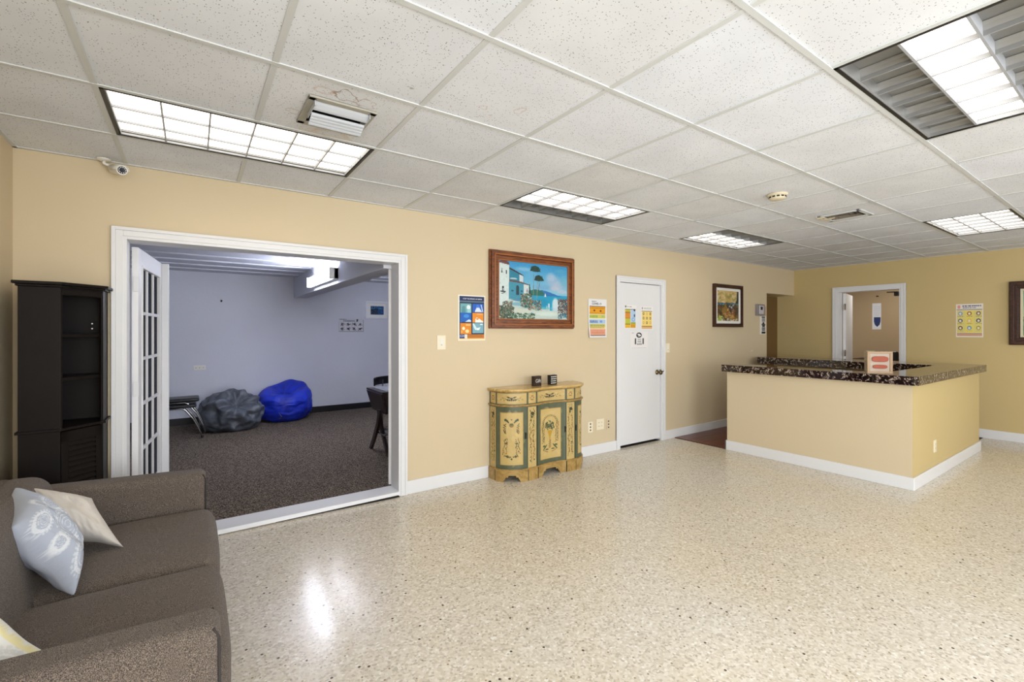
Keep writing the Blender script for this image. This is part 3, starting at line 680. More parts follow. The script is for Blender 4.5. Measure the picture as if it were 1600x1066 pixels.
plate('light_switch', 'rocker', (1.842, YN, 1.303), .085, .128, 'cream light switch left of the blue and orange poster', 'switch')
plate('light_switch', 'rocker', (5.085, YN, 1.186), .075, .12, 'white light switch right of the closed white door', 'switch')
plate('power_outlet', 'holes', (3.694, YN, .320), .075, .12, 'tall narrow white outlet plate, nearest the painted cabinet', 'outlet', gang=1).children
plate('power_outlet', 'outlet', (3.85, YN, .335), .12, .125, 'double-width white outlet plate between two others by the closed door', 'outlet', gang=2)
plate('power_outlet', 'holes', (3.985, YN, .32), .06, .12, 'beige jack plate closest to the closed white door', 'outlet', col=M_wall)
# other room outlet
r = plate('power_outlet', 'x', (.085, 8.3, .86), .15, .07, 'horizontal pale outlet on the far wall above the grey bean bag', 'outlet', col=M_plastic)
for dx in (-.045, 0, .045):
    o = MB().box(.085+dx-.016, .085+dx+.016, 8.290, 8.294, .845, .875).build('socket', M_plastic, r); MB().box(.085+dx-.006, .085+dx-.003, 8.288, 8.29, .853, .866).build('slot', M_blackm, o); MB().box(.085+dx+.003, .085+dx+.006, 8.288, 8.29, .853, .866).build('slot', M_blackm, o)

# ------------------------------------------------------------------ posters and pictures
def poster_n(name, pic, x0, x1, z0, z1, label, cat='poster', curl=None, y=YN, thick=.002, group=None):
    o = canvas(name, pic, (x0, y-.0005, z1), (x1-x0, 0, 0), (0, 0, -(z1-z0)), M_vcol, thick=thick, curl=curl); return tag(o, label, cat, group)
# 1 blue/orange germs poster
p = Pic(96, 150, (238, 232, 220), .65)
p.rect(.05, .03, .96, .13, (22, 44, 92)); p.rect(.05, .13, .96, .16, (90, 110, 130)); p.rect(.05, .16, .96, .955, (24, 40, 66))
Q = [(.08, .185, .48, .39, (112, 168, 176)), (.52, .185, .93, .37, (30, 92, 190)), (.08, .39, .48, .60, (22, 96, 186)), (.52, .385, .93, .60, (226, 140, 40)), (.08, .615, .48, .85, (222, 136, 34)), (.52, .615, .93, .83, (120, 170, 188))]
for q in Q: p.rect(*q)
p.ell(.38, .27, .07, .05, (225, 235, 238)); p.rect(.33, .31, .46, .385, (150, 200, 205)); p.ell(.20, .28, .06, .04, (90, 140, 150)); p.rect(.14, .31, .27, .385, (80, 140, 150))
p.poly([(.60, .37), (.68, .26), (.72, .22), (.76, .26), (.88, .37)], (210, 225, 245)); p.ell(.72, .24, .06, .035, (60, 120, 210)); p.line(.84, .21, .9, .36, .01, (200, 220, 245))
p.poly([(.22, .60), (.40, .53), (.46, .55), (.48, .60)], (200, 225, 245)); p.ell(.3, .46, .1, .04, (60, 140, 215)); p.line(.15, .595, .47, .595, .006, (20, 30, 60))
p.poly([(.62, .60), (.62, .53), (.68, .485), (.78, .52), (.92, .58), (.92, .60)], (245, 240, 235)); p.ell(.7, .52, .05, .02, (220, 150, 80)); p.rect(.68, .405, .9, .425, (235, 175, 120))
p.ell(.2, .73, .05, .035, (255, 240, 200)); p.ell(.33, .79, .07, .04, (246, 214, 150)); p.rect(.28, .64, .45, .665, (245, 200, 140)); p.ell(.14, .80, .03, .03, (240, 170, 90))
p.poly([(.55, .68), (.7, .72), (.82, .70), (.76, .77), (.62, .76)], (226, 238, 240)); p.line(.56, .64, .66, .74, .02, (200, 225, 230)); p.rect(.80, .63, .9, .65, (220, 235, 240))
p.rect(.34, .86, .96, .945, (190, 116, 36)); p.rect(.05, .86, .27, .94, (28, 56, 130)); p.rect(.24, .86, .33, .95, (232, 226, 214)); p.rect(.03, .945, .98, .965, (238, 200, 130)); p.rect(.0, .965, 1, 1, (238, 226, 200))
p.textbars(.42, .875, .90, .93, 2, (150, 90, 30), 3, .4)
r = poster_n('health_poster', p, 2.012, 2.305, 1.316, 1.742, 'blue and orange hygiene poster of six picture tiles left of the seaside painting')
yy = YN-.0032
text('lettering', 'STOP THE SPREAD OF GERMS', .0155, (2.165, yy, 1.707), ROT_N, M_paper, r); text('lettering', 'CDC', .026, (2.060, yy, 1.360), ROT_N, M_paper, r)
# 2 striped information poster
p = Pic(80, 130, (226, 226, 228), .68)
for a_, b_, c_ in ((.20, .39, (222, 156, 28)), (.40, .50, (206, 198, 92)), (.50, .52, (226, 226, 200)), (.53, .635, (170, 196, 222)), (.645, .72, (206, 196, 110)), (.72, .77, (240, 206, 120)), (.775, .93, (224, 160, 130)), (.93, .95, (110, 100, 100))): p.rect(.06, a_, .92, b_, c_)
p.rect(.06, .185, .92, .20, (60, 70, 90)); p.textbars(.08, .22, .88, .25, 1, (150, 96, 20), 2); p.textbars(.08, .36, .88, .385, 1, (110, 70, 20), 5); p.ell(.32, .30, .05, .025, (110, 50, 30)); p.ell(.66, .31, .05, .025, (110, 50, 30))
p.textbars(.08, .42, .5, .49, 3, (110, 160, 60), 4); p.ell(.78, .45, .08, .03, (170, 186, 120)); p.textbars(.08, .56, .5, .62, 2, (50, 80, 150), 6, .7); p.ell(.68, .585, .07, .03, (110, 150, 210)); p.textbars(.08, .66, .86, .76, 3, (90, 120, 80), 8, .4); p.textbars(.12, .80, .86, .91, 4, (190, 110, 90), 9, .35)
r = poster_n('information_poster', p, 3.662, 3.952, 1.333, 1.772, 'tall striped virus information poster right of the seaside painting, curling at its lower left', curl=lambda u, v: .02*max(0, (v-.5))*2*(1-u)**1.2*max(0, v-.5)*2+.004)
text('lettering', 'COVID-19', .034, (3.79, YN-.0085, 1.716), ROT_N, M_ink, r); text('lettering', 'Symptoms of', .014, (3.745, YN-.0085, 1.745), ROT_N, M_ink, r)
# 3,4,5 papers on the white door
yd = YN+.012
p = Pic(60, 76, (236, 234, 232), .8)
p.rect(.06, .17, .94, .20, (90, 96, 110)); p.rect(.06, .20, .5, .30, (196, 186, 70)); p.rect(.06, .30, .5, .33, (60, 60, 40)); p.rect(.06, .33, .5, .55, (226, 150, 62)); p.rect(.06, .55, .5, .575, (150, 110, 40)); p.rect(.06, .575, .5, .80, (198, 198, 74)); p.rect(.06, .80, .5, .83, (70, 60, 30)); p.rect(.06, .83, .5, .98, (226, 178, 40))
p.rect(.52, .20, .94, .74, (176, 202, 228)); p.rect(.52, .74, .94, .82, (156, 170, 60)); p.rect(.52, .82, .94, .98, (222, 160, 40)); p.ell(.84, .22, .07, .05, (40, 40, 60)); p.ell(.84, .45, .06, .07, (60, 90, 120)); p.ring(.74, .62, .1, .07, .2, (110, 150, 210)); p.textbars(.1, .36, .46, .53, 4, (190, 110, 40), 2, .35); p.textbars(.1, .6, .46, .78, 4, (150, 160, 50), 3, .35); p.textbars(.55, .85, .9, .95, 2, (130, 90, 30), 3, .4)
p.ell(.12, .07, .05, .05, (60, 60, 70)); p.textbars(.22, .05, .6, .10, 1, (90, 90, 100), 4, .5)
poster_n('notice_sheet', p, 4.272, 4.487, 1.440, 1.722, 'orange, green and blue notice taped at upper left of the closed white door', 'notice', y=yd)
p = Pic(60, 76, (236, 234, 232), .8)
p.rect(.06, .20, .94, .23, (90, 96, 110)); p.rect(.08, .23, .92, .84, (240, 212, 124)); p.rect(.06, .84, .94, .87, (110, 70, 40)); p.rect(.06, .87, .94, .96, (222, 176, 120)); p.textbars(.24, .06, .86, .13, 2, (90, 90, 110), 4, .4); p.ell(.12, .09, .04, .05, (120, 120, 140))
for a_ in range(3):
    for b_ in range(3): p.ell(.22+.28*a_, .32+.19*b_, .07, .06, [(90, 66, 44), (70, 60, 70), (200, 170, 90), (60, 80, 60)][(a_*2+b_*3) % 4]); p.ell(.22+.28*a_, .32+.19*b_, .035, .03, (236, 214, 150))
poster_n('notice_sheet', p, 4.573, 4.800, 1.425, 1.715, 'yellow notice of small icons taped at upper right of the closed white door', 'notice', y=yd)
p = Pic(96, 88, (232, 230, 230), 1.1)
p.ell(.5, .22, .155, .15, (36, 38, 42)); p.poly([(.40, .16), (.52, .13), (.58, .2), (.55, .3), (.45, .29)], (235, 235, 235)); p.rect(.50, .20, .60, .27, (235, 235, 235)); p.line(.40, .20, .5, .27, .012, (36, 38, 42)); p.line(.5, .12, .58, .16, .012, (36, 38, 42))
p.rect(.26, .40, .33, .74, (30, 32, 36)); p.rect(.70, .40, .77, .74, (30, 32, 36)); p.textbars(.08, .06, .24, .14, 3, (150, 150, 156), 3, .4); p.textbars(.38, .74, .66, .78, 1, (70, 70, 74), 5, .5); p.textbars(.08, .93, .92, .965, 1, (120, 120, 126), 6, .5)
r = poster_n('notice_sheet', p, 4.376, 4.700, 1.188, 1.402, 'white face-mask notice in black taped lowest on the closed white door', 'notice', y=yd)
for k, s_ in enumerate(('FACE', 'MASK', 'REQUIRED')): text('lettering', s_, .026 if k < 2 else .02, (4.545, yd-.003, 1.30-.026*k), ROT_N, M_ink, r)
# 6 small sheet beside the hall opening
p = Pic(40, 70, (232, 228, 220), .7)
p.rect(.32, .02, .86, .09, (70, 70, 80)); p.rect(.36, .10, .84, .30, (150, 150, 156)); p.ell(.58, .38, .16, .06, (20, 20, 24)); p.rect(.3, .42, .88, .50, (60, 62, 70)); p.rect(.4, .5, .8, .58, (20, 20, 22)); p.rect(.34, .6, .84, .82, (140, 140, 150)); p.textbars(.36, .62, .82, .8, 4, (90, 90, 100), 2, .4); p.rect(.3, .84, .9, .95, (16, 16, 18))
poster_n('instruction_sheet', p, 7.412, 7.606, 1.355, 1.64, 'small white sheet of black symbols at the edge of the hallway opening', 'sheet')
# 7 office-side shield poster, 8 yellow icon poster on the east wall
def poster_e(name, pic, y0, y1, z0, z1, label, cat='poster', x=XE, m=None):
    o = canvas(name, pic, (x-.0005, y1, z1), (0, -(y1-y0), 0), (0, 0, -(z1-z0)), m or M_vcol); return tag(o, label, cat)
p = Pic(90, 120, (232, 224, 212), .6)
p.rect(.03, .17, .97, .185, (60, 60, 60)); p.rect(.05, .20, .95, .87, (222, 210, 126)); p.rect(.36, .2, .66, .87, (232, 214, 110)); p.rect(.05, .875, .95, .885, (70, 50, 50)); p.rect(.05, .885, .95, .96, (206, 160, 132)); p.rect(.07, .04, .17, .14, (226, 150, 140))
p.textbars(.24, .045, .92, .085, 1, (60, 70, 120), 2, .8); p.textbars(.26, .105, .74, .14, 1, (90, 100, 150), 3, .8)
ic = [(120, 160, 200), (160, 100, 40), (120, 80, 80), (90, 90, 110), (226, 190, 90), (60, 60, 90), (110, 70, 50), (90, 150, 190), (170, 150, 40)]
for a_ in range(3):
    for b_ in range(3):
        c_ = ic[b_*3+a_]; p.ell(.17+.33*a_, .29+.215*b_, .085, .06, c_); p.ell(.17+.33*a_, .295+.215*b_, .045, .035, (235, 226, 200)); p.textbars(.07+.33*a_, .365+.215*b_, .28+.33*a_, .385+.215*b_, 1, (150, 130, 90), a_+b_, .6)
poster_e('icon_poster', p, 1.452, 1.716, 1.323, 1.772, 'yellow poster of nine round icons on the wall behind the counter end')
p = Pic(40, 90, (236, 238, 246), .45)
p.rect(.08, .03, .96, .97, (238, 240, 248)); p.poly([(.2, .53), (.92, .53), (.92, .70), (.82, .82), (.56, .90), (.30, .82), (.2, .70)], (44, 62, 116)); p.textbars(.2, .1, .9, .5, 12, (200, 208, 226), 3, .3)
sp = poster_e('shield_poster', p, 3.33, 3.475, 1.44, 1.96, 'narrow white poster with a dark blue shield in the office beyond the doorway', x=11.2)
mb = MB().box(11.19, 11.2, 3.37, 3.41, 2.09, 2.11); tag(mb.build('wall_hook', M_blackm), 'tiny dark hook on the office wall above the shield poster', 'hook')

# paintings
def frame_n(x0, x1, z0, z1, wdt, dep, y, m, r, steps=((0, 1, .55), (.12, .5, 1.0), (.5, .82, .75), (.82, 1.0, .5)), axis='n'):
    mb = MB()
    for (a, b, h) in steps:
        a *= wdt; b *= wdt; d = dep*h
        for (u0, u1, w0, w1) in ((x0+a, x1-a, z1-b, z1-a), (x0+a, x1-a, z0+a, z0+b), (x0+a, x0+b, z0+b, z1-b), (x1-b, x1-a, z0+b, z1-b)):
            if axis == 'n': mb.box(u0, u1, y-d, y-.001, w0, w1)
            else: mb.box(y-d, y-.001, u0, u1, w0, w1)
    return mb.build('frame', m, r, .003)
r = empty('framed_painting', (2.885, YN, 1.81), 'large seaside villa painting in a carved brown wooden frame above the painted cabinet', 'painting')
frame_n(2.340, 3.420, 1.430, 2.195, .105, .055, YN, M_oak, r); frame_n(2.378, 3.382, 1.468, 2.157, .012, .062, YN, M_bead, r, ((0, 1, 1),)).name = 'bead'; frame_n(2.427, 3.333, 1.517, 2.108, .012, .046, YN, M_bead, r, ((0, 1, 1),)).name = 'bead'
p = Pic(200, 136, (70, 160, 205), 1.5)
p.grad(0, .55, (52, 152, 210), (150, 205, 225))
for (x, y, a_, b_, c_) in ((.35, .12, .16, .05, (150, 196, 224)), (.78, .30, .16, .13, (176, 190, 216)), (.86, .38, .16, .10, (190, 196, 216)), (.74, .22, .09, .10, (186, 200, 222)), (.95, .30, .10, .14, (120, 186, 210)), (.62, .42, .2, .06, (120, 170, 210)), (.92, .48, .12, .05, (206, 206, 220)), (.8, .43, .1, .06, (206, 200, 216)), (.45, .2, .1, .1, (110, 180, 220)), (.9, .1, .12, .05, (90, 170, 205))): p.ell(x, y, a_, b_, c_, .75, soft=.6)
p.poly([(.5, .50), (.60, .47), (.66, .48), (.74, .51), (.84, .55), (1, .60), (1, .64), (.5, .60)], (38, 116, 186)); p.poly([(.42, .50), (.5, .46), (.6, .48), (.65, .54), (.6, .60), (.42, .62)], (36, 110, 96))
p.rect(.42, .575, 1, .86, (16, 160, 198)); p.ell(.6, .7, .12, .1, (10, 140, 180), .7, soft=.5); p.ell(.81, .72, .06, .14, (226, 232, 238), .95, soft=.35); p.ell(.82, .8, .08, .08, (214, 226, 236), .9, soft=.4); p.line(.71, .72, .71, .87, .012, (236, 238, 240)); p.poly([(.64, .59), (.655, .52), (.67, .59)], (236, 240, 236)); p.poly([(.66, .83), (.68, .74), (.70, .84)], (200, 226, 232))
p.poly([(0, .62), (.2, .6), (.5, .78), (.75, .84), (1, .84), (1, 1), (0, 1)], (206, 216, 208)); p.ell(.3, .66, .16, .04, (46, 120, 160), .8, soft=.4); p.ell(.3, .74, .2, .04, (120, 176, 196), .8, soft=.4); p.ell(.55, .80, .3, .03, (120, 186, 200), .7, soft=.5); p.ell(.7, .9, .24, .05, (226, 232, 222), .9, soft=.5); p.ell(.3, .86, .2, .05, (222, 218, 200), .9, soft=.5)
p.poly([(.13, .12), (.22, .18), (.34, .24), (.34, .36), (.13, .32)], (34, 132, 158)); p.poly([(.13, .10), (.22, .15), (.34, .23), (.34, .25), (.22, .18), (.13, .13)], (64, 44, 48)); p.poly([(.28, .22), (.335, .24), (.335, .36), (.28, .34)], (214, 222, 226))
p.poly([(.13, .34), (.30, .36), (.42, .40), (.42, .62), (.13, .66)], (64, 148, 172)); p.poly([(.13, .32), (.30, .345), (.42, .385), (.42, .40), (.3, .37), (.13, .35)], (110, 70, 60)); p.poly([(.34, .385), (.415, .40), (.415, .62), (.34, .58)], (222, 226, 224)); p.rect(.235, .44, .275, .58, (30, 60, 74)); p.ell(.255, .45, .02, .04, (30, 60, 74)); p.rect(.17, .50, .2, .52, (30, 70, 100)); p.rect(.3, .50, .325, .52, (30, 60, 100)); p.ell(.39, .5, .008, .05, (150, 130, 140))
p.ell(.2, .30, .05, .012, (200, 216, 220)); p.poly([(0, .03), (.14, .06), (.135, .66), (.12, .78), (0, .86)], (226, 232, 228)); p.poly([(0, .02), (.08, -.02), (.14, .03), (.145, .07), (.0, .04)], (110, 62, 60)); p.rect(.035, .13, .05, .21, (30, 36, 50)); p.rect(.095, .16, .108, .23, (30, 36, 50)); p.rect(.045, .44, .07, .53, (24, 26, 32)); p.line(.025, .53, .09, .535, .01, (24, 26, 32)); p.line(.04, .57, .08, .55, .006, (60, 60, 66)); p.dabs(40, 0, .05, .13, .7, .02, [(214, 220, 222), (236, 240, 236), (200, 206, 206)], 5, .5)
p.line(.485, .2, .475, .74, .006, (120, 130, 120)); p.line(.54, .32, .53, .62, .006, (150, 150, 140)); p.line(.57, .34, .55, .5, .004, (60, 70, 60)); p.poly([(.415, .43), (.425, .36), (.44, .5), (.44, .58), (.41, .56)], (26, 70, 66))
p.poly([(.43, .135), (.45, .06), (.505, .035), (.56, .06), (.585, .14), (.50, .15)], (22, 60, 50)); p.poly([(.49, .30), (.51, .22), (.56, .20), (.61, .235), (.635, .30), (.56, .315)], (18, 56, 46)); p.dabs(30, .44, .05, .58, .14, .012, [(40, 90, 70), (16, 40, 40)], 4); p.dabs(26, .5, .21, .63, .30, .012, [(40, 96, 70), (14, 40, 36)], 6)
p.dabs(420, .30, .55, .46, .80, .013, [(36, 74, 60), (150, 96, 80), (80, 110, 70), (24, 60, 60), (206, 190, 170), (60, 110, 90)], 11, .8); p.dabs(260, .40, .66, .60, .84, .012, [(44, 84, 60), (176, 90, 72), (120, 130, 90), (26, 60, 56), (214, 190, 160)], 12, .8)
p.dabs(330, .85, .62, 1, .90, .014, [(46, 56, 50), (150, 80, 70), (226, 200, 180), (30, 70, 70), (90, 60, 50)], 13, .85); p.dabs(360, 0, .78, .2, 1, .015, [(60, 84, 70), (30, 60, 54), (140, 110, 80), (90, 116, 80)], 14, .85); p.dabs(200, .05, .70, .18, .88, .012, [(80, 96, 80), (150, 120, 96), (50, 80, 70)], 15, .8); p.dabs(380, .15, .90, .5, 1, .013, [(36, 80, 60), (60, 110, 80), (30, 56, 50), (190, 200, 170)], 16, .8); p.dabs(70, .86, .88, 1, .98, .02, [(40, 120, 150), (60, 90, 100), (190, 200, 200)], 17, .7)
p.grain(.02); p.a *= np.array([.88, .92, .93])
canvas('canvas', p, (2.44, YN-.03, 2.095), (.88, 0, 0), (0, 0, -.565), M_canvas, r, thick=.004)
r = empty('framed_painting', (6.47, YN, 1.775), 'small framed landscape of gold trees and rocks right of the closed door', 'painting')
frame_n(6.10, 6.84, 1.465, 2.085, .05, .05, YN, M_darkwood, r, ((0, .55, 1.0), (.55, 1, .7))); frame_n(6.15, 6.79, 1.515, 2.035, .045, .035, YN, M_paper, r)
p = Pic(110, 110, (190, 160, 90), .75)
p.grad(0, .45, (176, 156, 96), (210, 182, 130)); p.dabs(160, .0, .0, .85, .4, .06, [(196, 160, 96), (216, 196, 150), (170, 150, 80), (150, 140, 70), (206, 170, 110), (222, 206, 170)], 2, .6); p.poly([(.92, 0), (1, 0), (1, .46), (.8, .45), (.9, .3)], (26, 34, 32)); p.rect(0, .40, 1, .47, (40, 86, 110)); p.dabs(40, 0, .39, 1, .48, .03, [(30, 60, 80), (110, 170, 180), (60, 120, 140)], 3)
p.rect(0, .47, 1, 1, (70, 58, 34)); p.dabs(240, .0, .47, 1, 1, .05, [(110, 90, 40), (70, 60, 30), (30, 34, 36), (150, 110, 40), (44, 56, 40), (120, 60, 50)], 4, .7); p.poly([(.2, .6), (.4, .5), (.6, .7), (.95, .95), (.6, 1), (.3, .85)], (150, 116, 50), .8); p.dabs(60, .3, .6, .8, .9, .03, [(206, 160, 90), (130, 80, 40), (190, 150, 110)], 5); p.dabs(40, .0, .85, .3, 1, .04, [(170, 180, 80), (200, 206, 120), (90, 110, 60)], 6); p.dabs(20, .5, .45, .75, .55, .03, [(24, 36, 56), (190, 200, 206)], 7); p.dabs(40, .2, .93, 1, 1, .03, [(226, 214, 190), (120, 110, 90)], 8); p.grain(.03)
canvas('canvas', p, (6.19, YN-.02, 1.995), (.56, 0, 0), (0, 0, -.44), M_canvas, r, thick=.004)
r = empty('framed_painting', (XE, .82, 1.63), 'dark-framed green landscape partly cut off at the right edge of the photo', 'painting')
frame_n(.42, 1.215, 1.23, 2.034, .10, .06, XE, M_darkwood, r, axis='e'); frame_n(.515, 1.12, 1.325, 1.94, .03, .035, XE, M_ivory, r, axis='e')
p = Pic(80, 80, (120, 150, 110), 1); p.grad(0, .55, (120, 160, 130), (176, 196, 150)); p.rect(0, .55, 1, .62, (206, 196, 130)); p.grad(.62, 1, (130, 160, 120), (100, 130, 96)); p.dabs(200, 0, .5, 1, 1, .04, [(110, 140, 100), (150, 176, 130), (90, 116, 90)], 2, .5); p.dabs(60, .5, .2, 1, .6, .06, [(40, 70, 50), (60, 90, 60)], 3, .8); p.grain(.02)
canvas('canvas', p, (XE-.02, 1.095, 1.915), (0, -.555, 0), (0, 0, -.565), M_canvas, r, thick=.004)
# thermostat / wall box
r = empty('wall_box', (7.37, YN, 1.74), 'grey metal wall box with a small window left of the hallway opening', 'thermostat')
MB().box(7.27, 7.50, YN-.04, YN, 1.65, 1.83).build('housing', mat('box_metal', (150, 146, 148), .35, metal=.4), r, .004); MB().box(7.31, 7.455, YN-.046, YN-.04, 1.675, 1.81).build('face_plate', mat('box_face', (196, 192, 200), .3), r, .002)
MB().box(7.355, 7.41, YN-.05, YN-.046, 1.74, 1.79).build('display', M_blackm, r); MB().box(7.502, 7.59, YN-.012, YN, 1.655, 1.80).build('side_panel', mat('box_side', (190, 166, 140), .5), r)
# small switch above the rear counter
plate('light_switch', 'toggle', (7.16, YN, 1.10), .05, .10, 'beige wall switch just above the rear marble counter', 'switch', col=M_wall)

# ------------------------------------------------------------------ painted commode
CX = 2.89
def bez(p0, p1, p2, p3, n): return [tuple((1-t)**3*np.array(p0)+3*(1-t)**2*t*np.array(p1)+3*(1-t)*t*t*np.array(p2)+t**3*np.array(p3)) for t in np.linspace(0, 1, n)]
def mirror(pts): return [(2*CX-x, y) for x, y in pts][::-1]
yb = YN-.016
side_L = [(CX-.535, yb), (CX-.53, 3.655)]
door_L = bez((CX-.53, 3.655), (CX-.515, 3.56), (CX-.42, 3.495), (CX-.30, 3.488), 14)
pil_L = [(CX-.30, 3.488), (CX-.185, 3.492)]
door_C = bez((CX-.185, 3.492), (CX-.10, 3.535), (CX+.10, 3.535), (CX+.185, 3.492), 16)
pil_R, door_R, side_R = mirror(pil_L), mirror(door_L), mirror(side_L)
sq = lambda pts: [(CX+.30+(x-CX-.30)*.84, y) if x > CX+.30 else (x, y) for x, y in pts]
door_R, side_R = sq(door_R), sq(side_R)
SEC = [('side', side_L), ('door', door_L), ('pilaster', pil_L), ('centre', door_C), ('pilaster', pil_R), ('door', door_R), ('side', side_R)]
full = []
for _, s_ in SEC:
    for q in s_:
        if not full or (abs(full[-1][0]-q[0])+abs(full[-1][1]-q[1])) > 1e-6: full.append(q)
def offset(pts, d, ends=True):
    out = []; n = len(pts)
    for i, p_ in enumerate(pts):
        def nrm(a, b): dx, dy = b[0]-a[0], b[1]-a[1]; L = math.hypot(dx, dy); return (dy/L, -dx/L)
        ns = []
        if i > 0: ns.append(nrm(pts[i-1], p_))
        if i < n-1: ns.append(nrm(p_, pts[i+1]))
        nx, ny = sum(a[0] for a in ns), sum(a[1] for a in ns); L = math.hypot(nx, ny); nx, ny = nx/L, ny/L
        k = d/max(.5, nx*ns[0][0]+ny*ns[0][1]); out.append((p_[0]+nx*k, p_[1]+ny*k))
    return out
def closed(d):
    o = offset(full, d); o[0] = (o[0][0], yb); o[-1] = (o[-1][0], yb); return o
cm = empty('painted_cabinet', (CX, 3.62, 0), 'cream and green hand-painted curved cabinet below the seaside painting', 'cabinet')
M_gold = wood('antique_gold_wood', (128, 98, 48), (186, 150, 84), .35, (20, 20, 60))
M_green = mat('cabinet_green_edge', (84, 92, 70), .4, vary=(14, .6, (110, 100, 62)))
MB().prism(closed(-.006), .10, .832).build('carcass', M_green, cm)
M_topw = wood('cabinet_top_wood', (176, 142, 78), (214, 184, 120), .18, (3, 30, 30))
MB().prism(closed(.032), .842, .862).build('top', M_topw, cm, .005); MB().prism(closed(.020), .830, .842).build('top_moulding', M_gold, cm, .003)
MB().prism(closed(.026), .700, .716).build('waist_moulding', M_gold, cm, .005); MB().prism(closed(.014), .690, .700).build('waist_moulding', M_green, cm)
MB().prism(closed(.022), .104, .116).build('base_moulding', M_gold, cm, .004)
CREAM, GRN, GLD = (208, 184, 124), (88, 98, 78), (150, 118, 62)
def vine(p, x0, y0, x1, y1, n, seed, spread=.1, cols=((58, 70, 40), (100, 80, 40), (140, 96, 50)), r=.012):
    R = random.Random(seed); r *= 1.25
    for k in range(n):
        t_ = (k+.5)/n; s_ = (-1)**k; x = x0+(x1-x0)*t_+s_*spread*R.uniform(.3, 1); y = y0+(y1-y0)*t_; p.ell(x, y, r/p.asp*R.uniform(.8, 1.4), r*R.uniform(.5, .9), R.choice(cols), .85, ang=R.uniform(-1, 1))
    p.line(x0, y0, x1, y1, .0025, (110, 100, 60), .5)
def strip(name, pts, z0, z1, off, pic, parent, scallop=None, th=.006):
    """curved painted board following plan points"""
    o = offset(pts, off); L = [0]
    for i in range(1, len(o)): L.append(L[-1]+math.hypot(o[i][0]-o[i-1][0], o[i][1]-o[i-1][1]))
    W, H = pic.W, pic.H; oi = offset(pts, off-th); front = []; inner = []
    xs = [np.interp(u*L[-1], L, [q[0] for q in o]) for u in np.linspace(0, 1, W)]; ys = [np.interp(u*L[-1], L, [q[1] for q in o]) for u in np.linspace(0, 1, W)]
    xi = [np.interp(u*L[-1], L, [q[0] for q in oi]) for u in np.linspace(0, 1, W)]; yi = [np.interp(u*L[-1], L, [q[1] for q in oi]) for u in np.linspace(0, 1, W)]
    vs = []
    for j in range(H):
        for i in range(W):
            zl = z0+(scallop(i/(W-1)) if scallop else 0); vs.append((xs[i], ys[i], z1+(zl-z1)*j/(H-1)))
    fs = [(j*W+i, (j+1)*W+i, (j+1)*W+i+1, j*W+i+1) for j in range(H-1) for i in range(W-1)]
    border = list(range(W))+[j*W+W-1 for j in range(1, H)]+[(H-1)*W+i for i in range(W-2, -1, -1)]+[j*W for j in range(H-2, 0, -1)]
    k = len(vs)
    for b in border: i = b % W; vs.append((xi[i], yi[i], vs[b][2]))
    n = len(border)
    for q in range(n): fs.append((border[q], border[(q+1) % n], k+(q+1) % n, k+q))
    cols = lin(np.clip(pic.a*np.array([.93, .92, .90]), 0, 1)).reshape(-1, 3); cols = np.concatenate([cols, cols[border]*.7]); cols = np.concatenate([cols, np.ones((len(cols), 1))], 1)
    me = bpy.data.meshes.new(name); me.from_pydata(vs, [], fs); me.update(); at = me.color_attributes.new('Col', 'FLOAT_COLOR', 'POINT'); at.data.foreach_set('color', cols.astype(np.float32).ravel())
    return link(name, me, M_paintwood, parent, False)
def P_frieze(kind, seed):
    p = Pic(60 if kind != 'small' else 24, 28, CREAM, 3 if kind != 'small' else 1.0); p.dabs(60, 0, 0, 1, 1, .2, [(206, 178, 110), (220, 196, 134), (196, 168, 104)], seed, .4)
    p.rect(0, 0, 1, .07, GRN); p.rect(0, .93, 1, 1, GRN); e = .03 if kind != 'small' else .12; p.rect(0, 0, e, 1, GRN); p.rect(1-e, 0, 1, 1, GRN)
    if kind != 'small':
        dk = (48, 56, 36)
        for s_ in (-1, 1):
            for k in range(5): p.ell(.5+s_*(.04+.022*k), .5+.1*(-1)**k, .018, .10, dk, .9, ang=s_*.5)
            for k in range(6): p.ell(.5+s_*(.19+.03*k), .5+.12*math.sin(k*1.7), .012, .05, (132, 110, 60), .9)
        p.ell(.5, .52, .028, .15, (56, 40, 40)); p.ell(.5, .34, .03, .10, (206, 180, 110), .8)
    else:
        for a_ in range(6): p.ell(.5+.16*math.cos(a_*1.05), .5+.16*math.sin(a_*1.05), .07, .05, (140, 84, 40), .9)
    return p
def P_pil(seed):
    p = Pic(24, 120, CREAM, .2); p.dabs(80, 0, 0, 1, 1, .04, [(206, 178, 110), (222, 198, 138), (200, 172, 108)], seed, .4); p.rect(0, 0, .09, 1, GRN); p.rect(.91, 0, 1, 1, GRN); vine(p, .5, .06, .5, .9, 56, seed, .24, r=.013); p.ell(.55, .12, .16, .03, (50, 60, 36)); p.ell(.45, .17, .10, .02, (60, 80, 40)); return p
